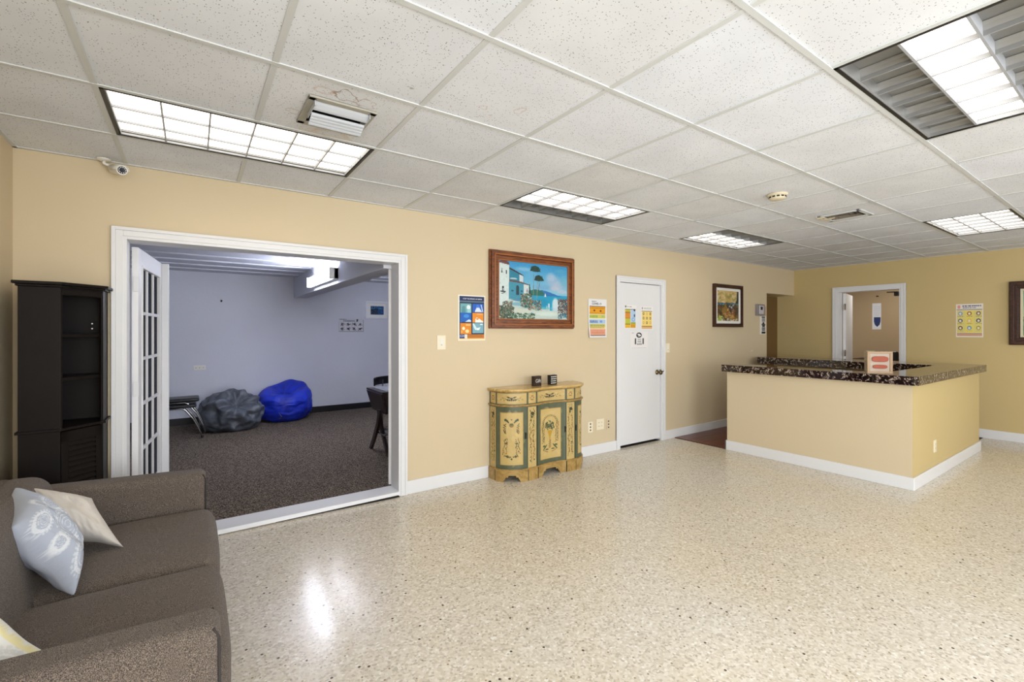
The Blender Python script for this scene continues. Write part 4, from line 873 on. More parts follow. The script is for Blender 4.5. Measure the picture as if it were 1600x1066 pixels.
def P_door(kind, seed):
    p = Pic(90, 150, GRN, .62); p.dabs(120, 0, 0, 1, 1, .06, [(86, 98, 74), (104, 112, 84), (92, 100, 70)], seed, .4)
    p.rect(.15, .075, .86, .935, GLD); p.rect(.165, .085, .845, .925, CREAM); p.dabs(120, .2, .1, .82, .9, .05, [(212, 186, 118), (224, 200, 136), (206, 178, 108)], seed+1, .3); p.rect(.845, .075, .86, .935, GLD); p.rect(0, 0, .02, 1, (60, 66, 50)); p.rect(.98, 0, 1, 1, (60, 66, 50))
    G, B_ = (60, 76, 46), (120, 90, 48)
    if kind == 'side':
        for s_ in (-1, 1):
            c = .5+s_*.13
            p.ell(c, .215, .07, .018, G, .95, ang=-s_*.5); p.ell(c+s_*.05, .20, .03, .02, G); vine(p, .5+s_*.2, .26, .5+s_*.19, .42, 9, seed+s_, .03); p.ell(.5+s_*.18, .385, .012, .03, B_)
            vine(p, .5+s_*.16, .50, .5+s_*.20, .76, 18, seed+5+s_, .06, r=.011); vine(p, .5+s_*.04, .80, .5+s_*.2, .78, 8, seed+9, .02, r=.010); p.ell(.5+s_*.12, .79, .02, .025, G); p.ell(.5+s_*.16, .58, .04, .012, G, .9)
        p.ell(.5, .285, .07, .035, (150, 120, 60)); p.ell(.5, .27, .05, .02, (96, 104, 60)); p.ell(.5, .195, .02, .012, B_); p.ell(.5, .83, .03, .015, G)
    else:
        for k in range(34):
            a_ = math.pi*(k/33); x = .5-.24*math.cos(a_); y = .33-.13*math.sin(a_); p.ell(x+.015*(-1)**k, y, .018, .009, (G, B_, (140, 116, 60))[k % 3], .9, ang=a_)
        for s_ in (-1, 1):
            vine(p, .5+s_*.24, .33, .5+s_*.22, .66, 26, seed+s_, .04, r=.010); p.ell(.5+s_*.17, .735, .09, .014, G, .95, ang=s_*.55); p.ell(.5+s_*.2, .71, .05, .02, (80, 104, 60)); p.ell(.5+s_*.1, .77, .06, .012, G)
            for k in range(4): p.ell(.5+s_*(.08+.04*k), .815-.01*k, .02, .008, B_, .8)
        R = random.Random(4)
        for k in range(60):
            a_ = R.uniform(0, 2*math.pi); q = R.random()**.5; p.ell(.5+.16*q*math.cos(a_), .375+.075*q*math.sin(a_)-.03*(abs(math.cos(a_)) < .4), .028, .012, R.choice([G, (90, 110, 70), (130, 120, 60), (46, 60, 40)]), .9, ang=R.uniform(-1.5, 1.5))
        p.poly([(.41, .455), (.59, .455), (.55, .52), (.525, .56), (.515, .60), (.54, .615), (.46, .615), (.485, .60), (.475, .56), (.45, .52)], (196, 156, 50)); p.line(.5, .62, .5, .75, .006, B_)
        for k in range(8): p.ell(.5+.03*(-1)**k, .63+.016*k, .014, .008, B_, .8)
    return p
hz = {'door': .10}
for k, (kind, pts) in enumerate(SEC):
    sm = kind in ('side', 'pilaster')
    strip('frieze_panel', pts, .716, .830, .006, P_frieze('small' if sm else 'wide', k+1), cm)
    if sm: strip('pilaster' if kind == 'pilaster' else 'side_stile', pts, .116, .690, .007, P_pil(k+3), cm)
    else:
        dr_ = strip('door', pts, .116, .690, .010, P_door('centre' if kind == 'centre' else 'side', k+2), cm); dr_['label'] = 'door painted with a flower basket' if kind == 'centre' else 'door painted with trailing vines'
        o = offset(pts, .012); q = o[-1] if k < 4 else o[0]; q2 = o[-2] if k < 4 else o[1]; q = (q[0]*.65+q2[0]*.35, q[1]*.65+q2[1]*.35)
        if kind == 'door' and k < 4: q = (q[0]-.012, q[1])
        mb = MB(); mb.box(q[0]-.007, q[0]+.007, q[1]-.008, q[1]+.004, .395, .455); mb.cyl((q[0], q[1]-.008, .44), (q[0], q[1]-.018, .44), .005, .004, 10); mb.build('handle', M_black, dr_, .003)
    # scalloped plinth
    W = 60; p = Pic(W, 10, (184, 154, 92), 4); p.dabs(60, 0, 0, 1, 1, .3, [(170, 136, 76), (196, 166, 104), (150, 118, 60)], k, .5)
    p.rect(0, 0, .012, 1, (90, 84, 56)); p.rect(.988, 0, 1, 1, (90, 84, 56))
    def sc(u, kind=kind):
        if kind == 'side' or kind == 'pilaster': return 0.0
        e = abs(u-.5)*2; foot = .48 if kind == 'door' else .62
        if kind == 'door': e = abs(u-.52)*2
        if e > foot: return 0.0
        if e > foot-.10: return .018*(foot-e)/.10+.012
        if e > foot-.22: return .045
        if e > foot-.26: return .040
        return .062
    strip('plinth', pts, 0, .106, .024, p, cm, sc, .016)
# cubes on the cabinet
M_cube = mat('brown_box_sign', (44, 26, 20), .5); M_cubeb = mat('black_box_sign', (24, 20, 20), .5); M_chalk = mat('chalk_white', (206, 206, 200), .7)
def cube(cx, cy, sz, m, rot, label):
    r = empty('box_sign', (cx, cy, .862), label, 'sign', 'small dark box signs on the painted cabinet'); r.rotation_euler = (0, 0, rot); b = MB().box(-sz/2, sz/2, -.02, .02, 0, sz).mesh('box'); o = bpy.data.objects.new('box', b); COL.objects.link(o); b.materials.append(m); o.parent = r; return r
q = cube(2.805, 3.62, .098, M_cube, math.radians(8), 'small brown box sign with white cursive word, left one on the cabinet')
o = text('lettering', 'Gift', .05, (0.004, -.0205, .049), ROT_N, M_chalk, None); o.parent = q
q = cube(3.008, 3.62, .098, M_cubeb, math.radians(8), 'small black box sign with four rows of white print, right one on the cabinet')
mb = MB()
R = random.Random(5)
for k in range(4):
    x = -.040
    while x < .032: w_ = R.uniform(.012, .03); mb.box(x, min(x+w_, .04), -.0206, -.02, .080-.021*k-.004, .080-.021*k+.005); x += w_+.005
o = mb.build('lettering', M_chalk); o.parent = q
#SPLIT2
# ------------------------------------------------------------------ sofa
sf = empty('sofa', (-.35, 2.33, 0), 'grey-brown fabric two-seat sofa along the left wall', 'sofa')
def nz(p, s, a): return mnoise.noise(Vector(p)*s)*a
YA, YB = 1.45, 3.20           # near and far outer faces
# arms (top slopes up a little towards the back)
def arm(y0, y1, bulge):
    def d(p):
        p = p.copy(); t = (p.z-.13)/.5
        p.z += max(0, t)*(.035*max(0, min(1, (.06-p.x)/.85))); p.y += nz(p, 6, .006); p.x += nz(p, 5, .004); return p
    return rbox('arm', (-.80, .062, y0, y1, .13, .622), .035, M_sofa, sf, 12, d)
a1 = arm(YA, YA+.135, 1); a2 = arm(YB-.145, YB, -1)
for y0, y1 in ((YA, YA+.135), (YB-.145, YB)):
    for y in (y0+.012, y1-.012):
        MB().tube([(.058, y, .15), (.060, y, .40), (.058, y, .585), (.045, y, .612)], .004, 6).build('piping', M_piping, sf, smooth=True)
# back, leaning
def db(p):
    p = p.copy(); p.x -= .30*(p.z-.44)*.95 if p.z > .2 else .07; p.y += nz(p, 4, .008); p.z += nz((p.x, p.y, 0), 3, .01); return p
rbox('backrest', (-.64, -.475, YA+.135, YB-.145, .30, .735), .06, M_sofa, sf, 12, db)
def db2(p): p = p.copy(); return p
rbox('back_frame', (-.825, -.70, YA+.002, YB-.002, .13, .70), .035, M_sofa, sf, 10, db2)
# seat cushions with a soft waterfall front
def seat(y0, y1):
    cy = (y0+y1)/2; hy = (y1-y0)/2
    def d(p):
        p = p.copy(); v = min(1, abs(p.y-cy)/hy); top = max(0, (p.z-.34)/.10)
        p.z += top*.022*(1-v**6)*(1-((p.x+.2)/.35)**2*.35) ; p.x += .016*(1-v**4)*max(0, (p.x+.3)/.4) ; p.z += nz(p, 7, .004); return p
    return rbox('seat_cushion', (-.56, .088, y0, y1, .27, .432), .055, M_sofa, sf, 14, d)
seat(YA+.138, 2.318); seat(2.322, YB-.148)
def dbase(p): p = p.copy(); p.x += .045*(.32-p.z)/.25 if p.x > 0 else 0; return p
rbox('seat_base', (-.70, .075, YA+.137, YB-.147, .08, .31), .03, M_sofa, sf, 10, dbase)
for x in (-.72, -.02):
    for y in (YA+.07, YB-.07): MB().cyl((x, y, 0), (x, y, .14), .018, .026, 14).build('leg', M_espresso, sf)

# pillows
M_pil = vcol_mat('pillow_cloth', .8, .25, .2)
def pillow(name, c, DA, DB, thick, pic, label, n=130, shift=0, pin=.10, seed=1, back=(206, 204, 200), cmp_=0.0):
    c, DA, DB = Vector(c), Vector(DA), Vector(DB); Nn = DA.cross(DB).normalized(); vs = []; cols = []; F = []
    if Nn.dot(Vector((0, 0, 1.4))-c) < 0: Nn = -Nn
    a = lin(np.clip(pic.a, 0, 1)); H, W = pic.H, pic.W
    for side in (1, -1):
        for j in range(n):
            for i in range(n):
                u, v = -1+2*i/(n-1), -1+2*j/(n-1)
                uu = u*(1-pin*(1-v*v)*.9); vv = v*(1-pin*(1-u*u)*.9)
                t_ = (max(0, 1-u*u)*max(0, 1-v*v))**.42
                e = max(abs(u), abs(v)); wr = (mnoise.noise(Vector((u*2.2+seed, v*2.2, side)))*.10+mnoise.noise(Vector((u*7+seed*3, v*3.1, side*2)))*.05*(.3+e))
                p = c+DA*((uu+vv)/2)+DB*((uu-vv)/2)*(1-cmp_*abs(uu-vv)/2)+Nn*side*thick*t_*(1+wr*1.5)+Nn*mnoise.noise(Vector((u*1.3+seed, v*1.3, 5)))*thick*.25*(e > 0)
                vs.append(p); cols.append(a[min(H-1, int((v+1)/2*(H-1))), min(W-1, int((u+1)/2*(W-1)))] if side == 1 else lin(back))
        k = 0 if side == 1 else n*n
        for j in range(n-1):
            for i in range(n-1):
                q = (k+j*n+i, k+j*n+i+1, k+(j+1)*n+i+1, k+(j+1)*n+i); F.append(q[::-1] if side == 1 else q)
    me = bpy.data.meshes.new(name); me.from_pydata(vs, [], F); me.update(); cc = np.concatenate([np.array(cols), np.ones((len(cols), 1))], 1)
    at = me.color_attributes.new('Col', 'FLOAT_COLOR', 'POINT'); at.data.foreach_set('color', cc.astype(np.float32).ravel())
    bm = bmesh.new(); bm.from_mesh(me); bmesh.ops.remove_doubles(bm, verts=bm.verts, dist=.0006); bmesh.ops.recalc_face_normals(bm, faces=bm.faces); bm.to_mesh(me); bm.free()
    o = link(name, me, M_pil, None, True)
    tag(o, label, 'pillow', 'pillows on the sofa'); return o
def paisley(bg, ink, n=160, seed=1, heavy=True):
    p = Pic(n, n, bg); W_ = ink
    for (cx, cy, r0) in ((.55, .52, .24), (.22, .72, .13), (.85, .22, .13), (.28, .28, .14), (.80, .82, .15), (.5, .88, .10), (.55, .12, .10), (.12, .48, .09), (.9, .52, .09)):
        for k in range(5 if heavy else 3):
            r_ = r0*(1-.2*k); p.ring(cx, cy, r_, r_*.8, .03/(1-.17*k), W_, .75)
        for k in range(22):
            a_ = 2*math.pi*k/22; p.ell(cx+r0*.9*math.cos(a_), cy+r0*.72*math.sin(a_), .016, .016, W_, .8)
            p.ell(cx+r0*1.15*math.cos(a_), cy+r0*.92*math.sin(a_), .012, .012, W_, .6)
    return p
P1 = pillow('throw_pillow', (-.475, 2.51, .605), (.130, -.235, -.150), (-.080, -.095, .11), .085, paisley((178, 186, 202), (226, 230, 236)), 'blue-grey pillow with white paisley, in front on the sofa', seed=2, cmp_=.22, back=(184, 190, 204))
pb = Pic(110, 110, (206, 200, 192)); pb.dabs(200, 0, 0, 1, 1, .03, [(212, 206, 198), (198, 192, 184)], 3, .3)
pb.dabs(160, .0, .62, .4, 1, .02, [(170, 160, 140), (226, 222, 216), (150, 146, 140)], 4, .6)
P2 = pillow('throw_pillow', (-.44, 2.77, .588), (.19, -.13, -.135), (.06, .06, .055), .075, pb, 'beige pillow leaning behind the paisley one on the sofa', seed=5)
pw = paisley((226, 226, 222), (206, 206, 204), seed=2, heavy=False); pw.rect(0, 0, 1, .03, (226, 217, 168)); pw.rect(0, 0, .03, 1, (226, 217, 168)); pw.rect(.97, 0, 1, 1, (226, 217, 168)); pw.rect(0, .97, 1, 1, (226, 217, 168))
P3 = pillow('throw_pillow', (-.49, 1.76, .575), (.19, -.075, -.035), (-.06, .10, .20), .07, pw, 'white pillow with pale yellow edge, behind the near sofa arm', seed=9, back=(226, 226, 222))

# ------------------------------------------------------------------ dark corner cabinet
cc = empty('corner_cabinet', (-.58, 3.6, 0), 'tall dark brown corner cabinet with open shelves above a louvered door', 'cabinet')
A_, B_, C_, D_ = (-.744, 3.41), (-.584, 3.41), (-.430, 3.575), (-.430, 3.755)
E_ = (-.80, 3.755)
MB().box(-.744, -.584, 3.41, 3.425, 0, 1.64).build('side_panel', M_espresso, cc, .002)
MB().box(-.444, -.430, 3.575, 3.755, 0, 1.64).build('side_panel', M_espresso, cc, .002)
MB().box(-.744, -.430, 3.741, 3.755, 0, 1.64).build('back_panel', M_espresso, cc)
MB().box(-.744, -.730, 3.425, 3.741, 0, 1.64).build('back_panel', M_espresso, cc)
def cpoly(d, e=0): return [(-.744-d*.8, 3.41-d), (-.584+d*.4, 3.41-d), (-.430+d, 3.575-d*.4), (-.430+d, 3.757), (-.744-d*.8, 3.757)]
MB().prism(cpoly(-.002), 1.625, 1.64).build('cornice', M_espresso, cc); MB().prism(cpoly(.010), 1.64, 1.652).build('cornice', M_espresso, cc, .003); MB().prism(cpoly(.024), 1.652, 1.668).build('cornice', M_espresso, cc, .003)
for z in (1.372, 1.135): MB().prism([(-.728, 3.43), (-.586, 3.43), (-.446, 3.58), (-.446, 3.74), (-.728, 3.74)], z, z+.016).build('shelf', M_espresso, cc, .002)
MB().prism(cpoly(.012), .868, .882).build('ledge', M_espresso, cc, .002); MB().prism(cpoly(-.002), 0, .06).build('plinth', M_espresso, cc)
dv = Vector((C_[0]-B_[0], C_[1]-B_[1], 0)); DL = dv.length; R = Matrix.Translation((B_[0], B_[1], 0)) @ Matrix.Rotation(math.atan2(dv.y, dv.x), 4, 'Z')
mb = MB(); mb.box(0, .012, 0, .014, .88, 1.63, M=R); mb.box(DL-.012, DL, 0, .014, .88, 1.63, M=R); mb.box(.012, DL-.012, 0, .014, 1.60, 1.63, M=R); mb.build('face_frame', M_espresso, cc, .002)
dd = MB(); a, b = .006, DL-.006
dd.box(a, a+.035, 0, .016, .065, .862, M=R); dd.box(b-.035, b, 0, .016, .065, .862, M=R); dd.box(a, b, 0, .016, .80, .862, M=R); dd.box(a, b, 0, .016, .065, .13, M=R); dd.box(a+.03, b-.03, .012, .016, .12, .81, M=R)
door = dd.build('door', M_espresso, cc, .002)
z = .14
while z < .79:
    mb = MB(); vs = [R @ Vector(v) for v in ((a+.036, -.001, z), (b-.036, -.001, z), (b-.036, .012, z+.026), (a+.036, .012, z+.026), (a+.036, -.001, z+.006), (b-.036, -.001, z+.006), (b-.036, .012, z+.032), (a+.036, .012, z+.032))]
    mb.add(vs, [(0, 3, 2, 1), (4, 5, 6, 7), (0, 1, 5, 4), (1, 2, 6, 5), (2, 3, 7, 6), (3, 0, 4, 7)]); mb.build('louver_slat', M_espresso, door); z += .029
for z in (1.42, 1.45): 
    for x in (-.63, -.50): MB().cyl((x, 3.74, z), (x, 3.738, z), .004, .004, 8).build('shelf_pin_hole', M_chrome, cc)

# ------------------------------------------------------------------ carpeted room
# wall tube fixtures on both faces of the beam
def wallfix(x, sgn, y0, y1, label):
    r = empty('wall_light', (x, (y0+y1)/2, 2.06), label, 'wall light')
    MB().box(x, x+sgn*.05, y0, y1, 2.0, 2.125).build('housing', M_white, r, .004)
    MB().box(x+sgn*.05, x+sgn*.095, y0+.02, y1-.02, 2.008, 2.118).build('diffuser', M_tube, r, .012)
    for y in (y0, y1-.02): MB().box(x+sgn*.0, x+sgn*.10, y, y+.02, 1.998, 2.128).build('end_cap', M_plastic, r, .002)
wallfix(1.37, -1, 5.45, 6.72, 'glowing tube light on the side of the ceiling beam in the carpeted room')
wallfix(1.57, 1, 5.6, 6.87, 'tube light on the hidden side of the ceiling beam')
# wall picture, chart, nail
r = empty('framed_picture', (3.10, 8.3, 1.8), 'small blue picture in a white frame on the far wall of the carpeted room', 'picture')
r.location = (2.75, 8.3, 1.79)
X0, X1, Z0, Z1 = 2.545, 2.955, 1.63, 1.945
mb = MB(); y = 8.3; wd = .035
for (u0, u1, w0, w1) in ((X0, X1, Z1-wd, Z1), (X0, X1, Z0, Z0+wd), (X0, X0+wd, Z0+wd, Z1-wd), (X1-wd, X1, Z0+wd, Z1-wd)): mb.box(u0, u1, y-.025, y, w0, w1)
mb.build('frame', M_whiteB, r, .003); MB().box(X0+wd, X1-wd, y-.01, y, Z0+wd, Z1-wd).build('mat_board', M_paper, r)
p = Pic(60, 50, (26, 70, 120), 1.2); p.dabs(160, 0, 0, 1, 1, .06, [(20, 60, 120), (40, 100, 150), (16, 40, 80), (60, 130, 170)], 2, .6); p.dabs(80, 0, .35, .55, 1, .06, [(24, 26, 32), (40, 44, 50)], 3, .8); p.dabs(30, .05, .1, .9, .3, .04, [(90, 150, 190), (150, 190, 210)], 4, .7)
canvas('canvas', p, (X0+.095, y-.011, Z1-.085), (.24, 0, 0), (0, 0, -.155), M_vcol, r)
p = Pic(110, 70, (206, 206, 212), 1.6); R_ = random.Random(3)
p.rect(.02, .26, .98, .985, (214, 212, 216)); p.rect(.0, .24, .012, 1, (60, 60, 66)); p.rect(.985, .1, 1, 1, (60, 60, 70)); p.rect(0, .96, 1, .985, (50, 50, 56))
for a_ in range(4):
    for b_ in range(2):
        x, y_ = .03+.24*a_, .32+.34*b_
        for k in range(9): p.line(x+R_.uniform(0, .2), y_+R_.uniform(0, .26), x+R_.uniform(0, .2), y_+R_.uniform(0, .26), .012, R_.choice([(30, 30, 40), (60, 60, 70), (110, 60, 90), (40, 44, 60)]))
        p.ell(x+.1, y_+.1, .035, .06, (26, 26, 34))
p.ell(.74, .10, .04, .06, (24, 22, 30)); p.ell(.73, .20, .03, .05, (24, 22, 30)); p.textbars(.02, .03, .32, .1, 1, (70, 70, 80), 4, .6); p.textbars(.18, .12, .64, .24, 2, (80, 90, 110), 6, .6)
poster_n('comic_chart', p, 2.09, 2.515, 1.395, 1.625, 'black and white cartoon chart on the far wall of the carpeted room', 'poster', y=8.3)
tag(MB().cyl((.36, 8.3, 1.86), (.36, 8.27, 1.87), .012, .012, 8).build('wall_nail', M_blackm), 'small dark hook on the far wall above the grey bean bag', 'hook')

# bean bags
def ico(n=5):
    bm = bmesh.new(); bmesh.ops.create_icosphere(bm, subdivisions=n, radius=1); return bm
def beanbag_grey():
    bm = ico(6); dimp = Vector((.25, -.62, .55)).normalized()
    for v in bm.verts:
        d = v.co.normalized(); ang = d.angle(dimp)
        # gathered folds radiate from the mouth of the bag
        u = dimp.orthogonal().normalized(); w_ = dimp.cross(u); th = math.atan2(d.dot(w_), d.dot(u))
        fold = math.sin(th*7+2.2*math.sin(ang*3)+1.5*mnoise.noise(d*1.5))*max(0, 1-abs(ang-.75)/.75)*.085
        cre = -abs(mnoise.noise(d*2.6+Vector((3, 1, 0))))*.17+mnoise.noise(d*5)*.035
        r = 1+fold+cre-.42*math.exp(-(ang/.42)**2)+.07*math.exp(-((ang-.62)/.2)**2)
        co = Vector((d.x*.50*r, d.y*.44*r, d.z*.35*r))
        co.z += .05*max(0, d.z)*(1-d.x)*.6
        co.z = max(co.z, -.262+.01*mnoise.noise(d*3)); s_ = 1+.12*max(0, -(co.z)/.26); co.x *= s_; co.y *= s_; v.co = co
    me = bpy.data.meshes.new('bean_bag'); bm.to_mesh(me); bm.free(); return me
t = NT('grey_nylon', .42); n = t.n('TexNoise', i_Scale=6.0, i_Detail=5.0); tc = t.n('TexCoord'); t.l(tc.outputs['Object'], n.inputs['Vector']); t.l(t.ramp(n.outputs[0], [(.3, (66, 70, 78)), (.7, (92, 97, 106))]), t.b.inputs['Base Color']); t.bump(n.outputs[0], .6, .05)
g = link('bean_bag', beanbag_grey(), t.m, None, True, (.45, 7.60, .262*.86+.03)); g.scale = (.82, .82, .86); tag(g, 'rumpled dark grey bean bag beside the stacked stools', 'bean bag'); g.rotation_euler = (0, 0, -.1)
MB().tube([(.36+.36, -.30, -.02), (.40+.36, -.335, -.08), (.36+.36, -.32, -.12)], .006, 6).build('zip_tab', M_chrome).parent = g
def beanbag_blue():
    bm = ico(6)
    for v in bm.verts:
        d = v.co.normalized(); h = math.hypot(d.x, d.y); c_, s_ = (d.x/h, d.y/h) if h > 1e-6 else (1, 0)
        R0 = .415+.02*mnoise.noise(d*2.3); e = min(1, (abs(d.z)*1.15)**3.2); rad = R0*max(0, (1-e))**.34 if h > 1e-6 else 0
        top = d.z > 0; z = .30*(1 if top else -1)*min(1, abs(d.z)*1.25)
        rim = .05+.045*c_ + .035*math.sin(math.atan2(s_, c_)*2)
        if top:
            z = z*(1+rim*1.3); q = rad/.415; z -= .17*math.exp(-((c_*rad+.02)**2+(s_*rad+.10)**2)/.045)*(d.z)**.6
        z += (.075*s_+.04*c_)*q*min(1, d.z*2) if top else 0; z += mnoise.noise(d*3.2+Vector((5, 2, 1)))*.022; rad *= 1+.03*mnoise.noise(Vector((c_*3, s_*3, d.z*6)))
        v.co = Vector((c_*rad, s_*rad*.92, max(z, -.295)))
    me = bpy.data.meshes.new('bean_bag'); bm.to_mesh(me); bm.free(); return me
t = NT('blue_nylon', .5); n = t.n('TexNoise', i_Scale=5.0, i_Detail=5.0); tc = t.n('TexCoord'); t.l(tc.outputs['Object'], n.inputs['Vector']); t.l(t.ramp(n.outputs[0], [(.3, (14, 36, 160)), (.7, (24, 56, 205))]), t.b.inputs['Base Color']); t.bump(n.outputs[0], .5, .05)
b = link('bean_bag', beanbag_blue(), t.m, None, True, (1.185, 7.93, .295*.87+.03)); b.scale = (.93, .93, .87); tag(b, 'bright blue bean bag against the far wall of the carpeted room', 'bean bag')
b.rotation_euler = (0, 0, .1)
MB().box(.36, .368, -.16, -.12, -.1, .02).build('side_tag', M_blackm).parent = b

# stacked stools (black padded seats, bent chrome legs)
M_vinyl = mat('black_vinyl', (24, 24, 27), .35)
def stool(z0, dx, label):
    r = empty('stacking_stool', (-.13+dx, 7.3, .03), label, 'stool', 'two black stools stacked by the grey bean bag')
    rbox('seat', (-.45+dx, .09+dx, 7.13, 7.47, z0+.40, z0+.445), .02, M_vinyl, r, 6)
    for y in (7.16, 7.44):
        MB().tube([(-.50+dx, y, z0+.02 if z0 < .05 else z0), (-.42+dx, y, z0+.25), (-.335+dx, y, z0+.37), (-.30+dx, y, z0+.392), (-.06+dx, y, z0+.392), (-.025+dx, y, z0+.37), (.06+dx, y, z0+.25), (.125+dx, y, z0+.10), (.150+dx, y, z0+.02 if z0 < .05 else z0+.012)], .011, 10).build('leg_frame', M_chrome, r, smooth=True)
        MB().cyl((.150+dx, y, z0), (.150+dx, y, z0+.03), .015, .015, 10).build('foot_cap', M_blackm, r)
    MB().tube([(-.20+dx, 7.16, z0+.385), (-.20+dx, 7.44, z0+.385)], .009, 8).build('cross_bar', M_chrome, r)
stool(.03, -.05, 'lower black-seated stool of the stack beside the grey bean bag'); stool(.105, -.02, 'upper black-seated stool of the stack beside the grey bean bag')

# dark table with tapered sides and curved crossed legs, and the black chair behind it
M_tabw = wood('dark_table_wood', (20, 13, 12), (46, 26, 20), .35)
tb = empty('game_table', (2.2, 5.12, .03), 'dark wooden table with flared sides and curved crossed legs behind the right door', 'table')
def quadp(a, b, c, d, th, name, m):
    mb = MB(); n = (Vector(b)-Vector(a)).cross(Vector(d)-Vector(a)).normalized()*th; vs = [Vector(v) for v in (a, b, c, d)]+[Vector(v)+n for v in (a, b, c, d)]
    mb.add(vs, [(0, 1, 2, 3), (4, 7, 6, 5), (0, 4, 5, 1), (1, 5, 6, 2), (2, 6, 7, 3), (3, 7, 4, 0)]); return mb.build(name, m, tb, .002)
x0, x1, y0, y1, zt, zb_ = 1.685, 2.75, 4.865, 5.385, .725, .50; ins = .06
quadp((x0, y0, zt), (x0, y1, zt), (x0+ins, y1-ins*.5, zb_), (x0+ins, y0+ins*.5, zb_), .02, 'side_panel', M_tabw); quadp((x0, y0, zt), (x0+ins, y0+ins*.5, zb_), (x1-ins, y0+ins*.5, zb_), (x1, y0, zt), .02, 'side_panel', M_tabw)
quadp((x0, y1, zt), (x1, y1, zt), (x1-ins, y1-ins*.5, zb_), (x0+ins, y1-ins*.5, zb_), .02, 'side_panel', M_tabw); quadp((x1, y0, zt), (x1-ins, y0+ins*.5, zb_), (x1-ins, y1-ins*.5, zb_), (x1, y1, zt), .02, 'side_panel', M_tabw)
MB().box(x0-.015, x1+.015, y0-.015, y1+.015, zt, zt+.022).build('tabletop', M_tabw, tb, .004); MB().box(x0+.04, x1-.04, y0+.04, y1-.04, zt+.0225, zt+.027).build('tabletop_panel', mat('grey_laminate', (150, 154, 162), .15), tb)
MB().box(x0+ins, x1-ins, y0+.09, y1-.09, zb_-.01, zb_+.01).build('bottom_shelf', M_tabw, tb)
for (dx, dz) in ((0, 0), (.04, -.02), (-.035, -.03), (.0, -.06), (.05, .035), (-.04, .035)):
    for yc in (y0+.16, y0+.42):
        zc_ = .64+dz*.8; xx = x0+(zt-zc_)/(zt-zb_)*ins; MB().cyl((xx-.002, yc+dx, zc_), (xx+.012, yc+dx, zc_), .010, .010, 12).build('inlay_dot', M_paper, tb)
def arc_leg(xa, xb, y, nm='leg'):
    pts = []
    for k in range(13):
        t_ = k/12; pts.append((xa+(xb-xa)*(t_**1.5), y, (.53-.50*t_)))
    mb = MB(); w_ = .035; th = .03; ring = []
    for (x, y_, z) in pts: ring.append([(x-w_, y_-th/2, z), (x+w_, y_-th/2, z), (x+w_, y_+th/2, z), (x-w_, y_+th/2, z)])
    vs = [v for r_ in ring for v in r_]; fs = [(0, 1, 2, 3), tuple(range(len(vs)-4, len(vs)))[::-1]]
    for i in range(len(pts)-1):
        for k in range(4): fs.append((i*4+k, i*4+(k+1) % 4, (i+1)*4+(k+1) % 4, (i+1)*4+k))
    mb.add(vs, fs); return mb
def arc_leg_y(ya, yb_, x):
    m_ = arc_leg(ya, yb_, x); m_.v = [(v[1], v[0], v[2]) for v in m_.v]; return m_
for x in (1.715, 2.66):
    arc_leg_y(5.06, 5.38, x-.0).build('leg', M_tabw, tb, .003); arc_leg_y(5.20, 4.86, x+.035).build('leg', M_tabw, tb, .003)
MB().cyl((1.72, 5.0, .26), (2.63, 5.0, .26), .012).build('cross_bar', M_chrome, tb); MB().cyl((1.72, 5.25, .26), (2.63, 5.25, .26), .012).build('cross_bar', M_chrome, tb); MB().cyl((1.73, 4.95, .26), (1.73, 5.30, .26), .010).build('cross_bar', M_chrome, tb)
ch = empty('side_chair', (2.45, 6.2, .03), 'black rounded-back chair partly hidden behind the dark table', 'chair')
rbox('seat', (2.15, 2.60, 5.95, 6.40, .44, .49), .022, M_vinyl, ch, 6)
mb = MB(); n = 16; ring_o = [(2.40+.40*math.cos(math.radians(10+160*k/n)), 6.12+.32*math.sin(math.radians(10+160*k/n))) for k in range(n+1)]
inn = [(2.40+.375*math.cos(math.radians(10+160*k/n)), 6.12+.295*math.sin(math.radians(10+160*k/n))) for k in range(n+1)]
mb.prism(ring_o+inn[::-1], .66, .77); mb.build('backrest', M_vinyl, ch, .01)
for x in (2.19, 2.56):
    for y in (5.99, 6.36): MB().cyl((x, y, .03), (x, y, .45), .013).build('leg', M_chrome, ch)
for x in (2.2, 2.58): MB().cyl((x, 6.36, .45), (x, 6.38, .72), .012).build('back_post', M_chrome, ch)

# ------------------------------------------------------------------ things on and beyond the counter
r = empty('display_stand', (5.36, 1.62, 1.01), 'clear beige-framed display holder with orange shapes on the marble counter', 'display stand')
Rm = Matrix.Translation((5.22, 1.56, 1.011)) @ Matrix.Rotation(math.radians(-50), 4, 'Z')
M_acr = mat('clear_acrylic', (226, 214, 196), .08); g_ = M_acr.node_tree.nodes['Principled BSDF']; g_.inputs['Transmission Weight'].default_value = .8; g_.inputs['IOR'].default_value = 1.1
M_beige = mat('beige_frame', (168, 138, 104), .4); M_orange = mat('orange_print', (158, 68, 36), .5)
w_, h_, d_ = .20, .205, .06
fr = MB()
for b_ in ((-w_/2, w_/2, 0, .01, 0, .022), (-w_/2, w_/2, 0, .01, h_-.018, h_), (-w_/2, -w_/2+.022, 0, .01, .022, h_-.018), (w_/2-.022, w_/2, 0, .01, .022, h_-.018)): fr.box(*b_, M=Rm)
fr.build('frame', M_beige, r, .002); MB().box(-w_/2, w_/2, d_, d_+.004, 0, h_, M=Rm).build('rear_panel', M_acr, r); MB().box(-w_/2, -w_/2+.003, .01, d_, 0, h_, M=Rm).build('side_panel', M_acr, r); MB().box(w_/2-.003, w_/2, .01, d_, 0, h_, M=Rm).build('side_panel', M_acr, r)
MB().box(-w_/2+.022, w_/2-.022, .006, .009, .022, h_-.018, M=Rm).build('print_sheet', mat('sheet_grey', (176, 158, 142), .4), r)
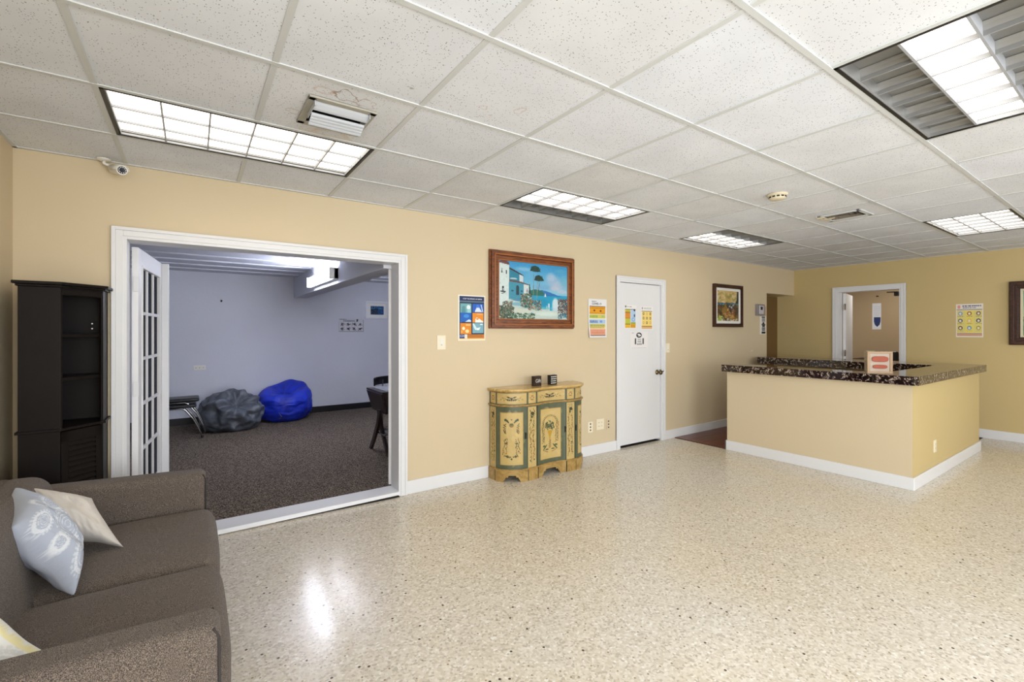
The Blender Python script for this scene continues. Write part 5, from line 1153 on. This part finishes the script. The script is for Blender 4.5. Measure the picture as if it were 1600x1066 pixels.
for (z, sx, sz) in ((.135, .066, .026), (.065, .058, .018)):
    mb = MB(); pts = []
    for k in range(28):
        a_ = 2*math.pi*k/28; c1_, s1_ = math.cos(a_), math.sin(a_); pts.append((sx*abs(c1_)**.6*(1 if c1_ > 0 else -1), sz*abs(s1_)**.7*(1 if s1_ > 0 else -1)))
    vs = [Rm @ Vector((x, .0055, z+zz)) for x, zz in pts]+[Rm @ Vector((x, -.004, z+zz)) for x, zz in pts]; n = 28
    mb.add(vs, [tuple(range(n)), tuple(range(n, 2*n))[::-1]]+[(e, (e+1) % n, (e+1) % n+n, e+n) for e in range(n)]); mb.build('orange_shape', M_orange, r, .003, smooth=False)
# office desk, tent calendar, desk monitor
dk = empty('office_desk', (10.03, 2.85, 0), 'dark desk in the office beyond the east doorway', 'desk')
MB().box(9.56, 10.5, 2.25, 3.42, .87, .90).build('desktop', M_espresso, dk, .004); 
for x in (9.59, 10.44):
    MB().box(x, x+.03, 2.28, 3.39, 0, .87).build('side_panel', M_espresso, dk)
r = empty('tent_card', (9.7, 3.0, .9), 'small cream tent card with a picture on the office desk', 'card')
p = Pic(40, 40, (226, 222, 190), 1); p.rect(.1, .12, .9, .5, (90, 100, 90)); p.rect(.1, .12, .9, .2, (40, 40, 44)); p.dabs(30, .12, .3, .88, .8, .08, [(206, 190, 110), (60, 70, 60), (230, 230, 220)], 3)
canvas('card', p, (9.66, 3.085, 1.065), (0, -.17, 0), (-.05, 0, -.16), M_vcol, r, thick=.003); MB().box(9.672, 9.77, 3.093, 3.099, .902, 1.06).build('side_flap', M_blackm, r)
r = empty('office_chair', (10.0, 2.68, 0), 'black office chair top showing behind the display holder', 'chair')
rbox('backrest', (9.05, 9.12, 2.48, 2.80, .75, 1.085), .03, M_vinyl, r, 6); rbox('seat', (9.05, 9.5, 2.45, 2.85, .45, .52), .03, M_vinyl, r, 6)
MB().cyl((9.27, 2.65, .08), (9.27, 2.65, .45), .025).build('gas_post', M_chrome, r)
for k in range(5):
    a_ = 2*math.pi*k/5; MB().cyl((9.27, 2.65, .09), (9.27+.25*math.cos(a_), 2.65+.25*math.sin(a_), .05), .02, .014).build('base_leg', M_blackm, r); MB().cyl((9.27+.25*math.cos(a_), 2.64+.25*math.sin(a_), .028), (9.27+.25*math.cos(a_), 2.66+.25*math.sin(a_), .028), .027, .027, 12).build('castor', M_blackm, r)
r.location = (9.27, 2.65, 0)
for c in r.children: c.matrix_parent_inverse = Matrix.Translation((-9.27, -2.65, 0))
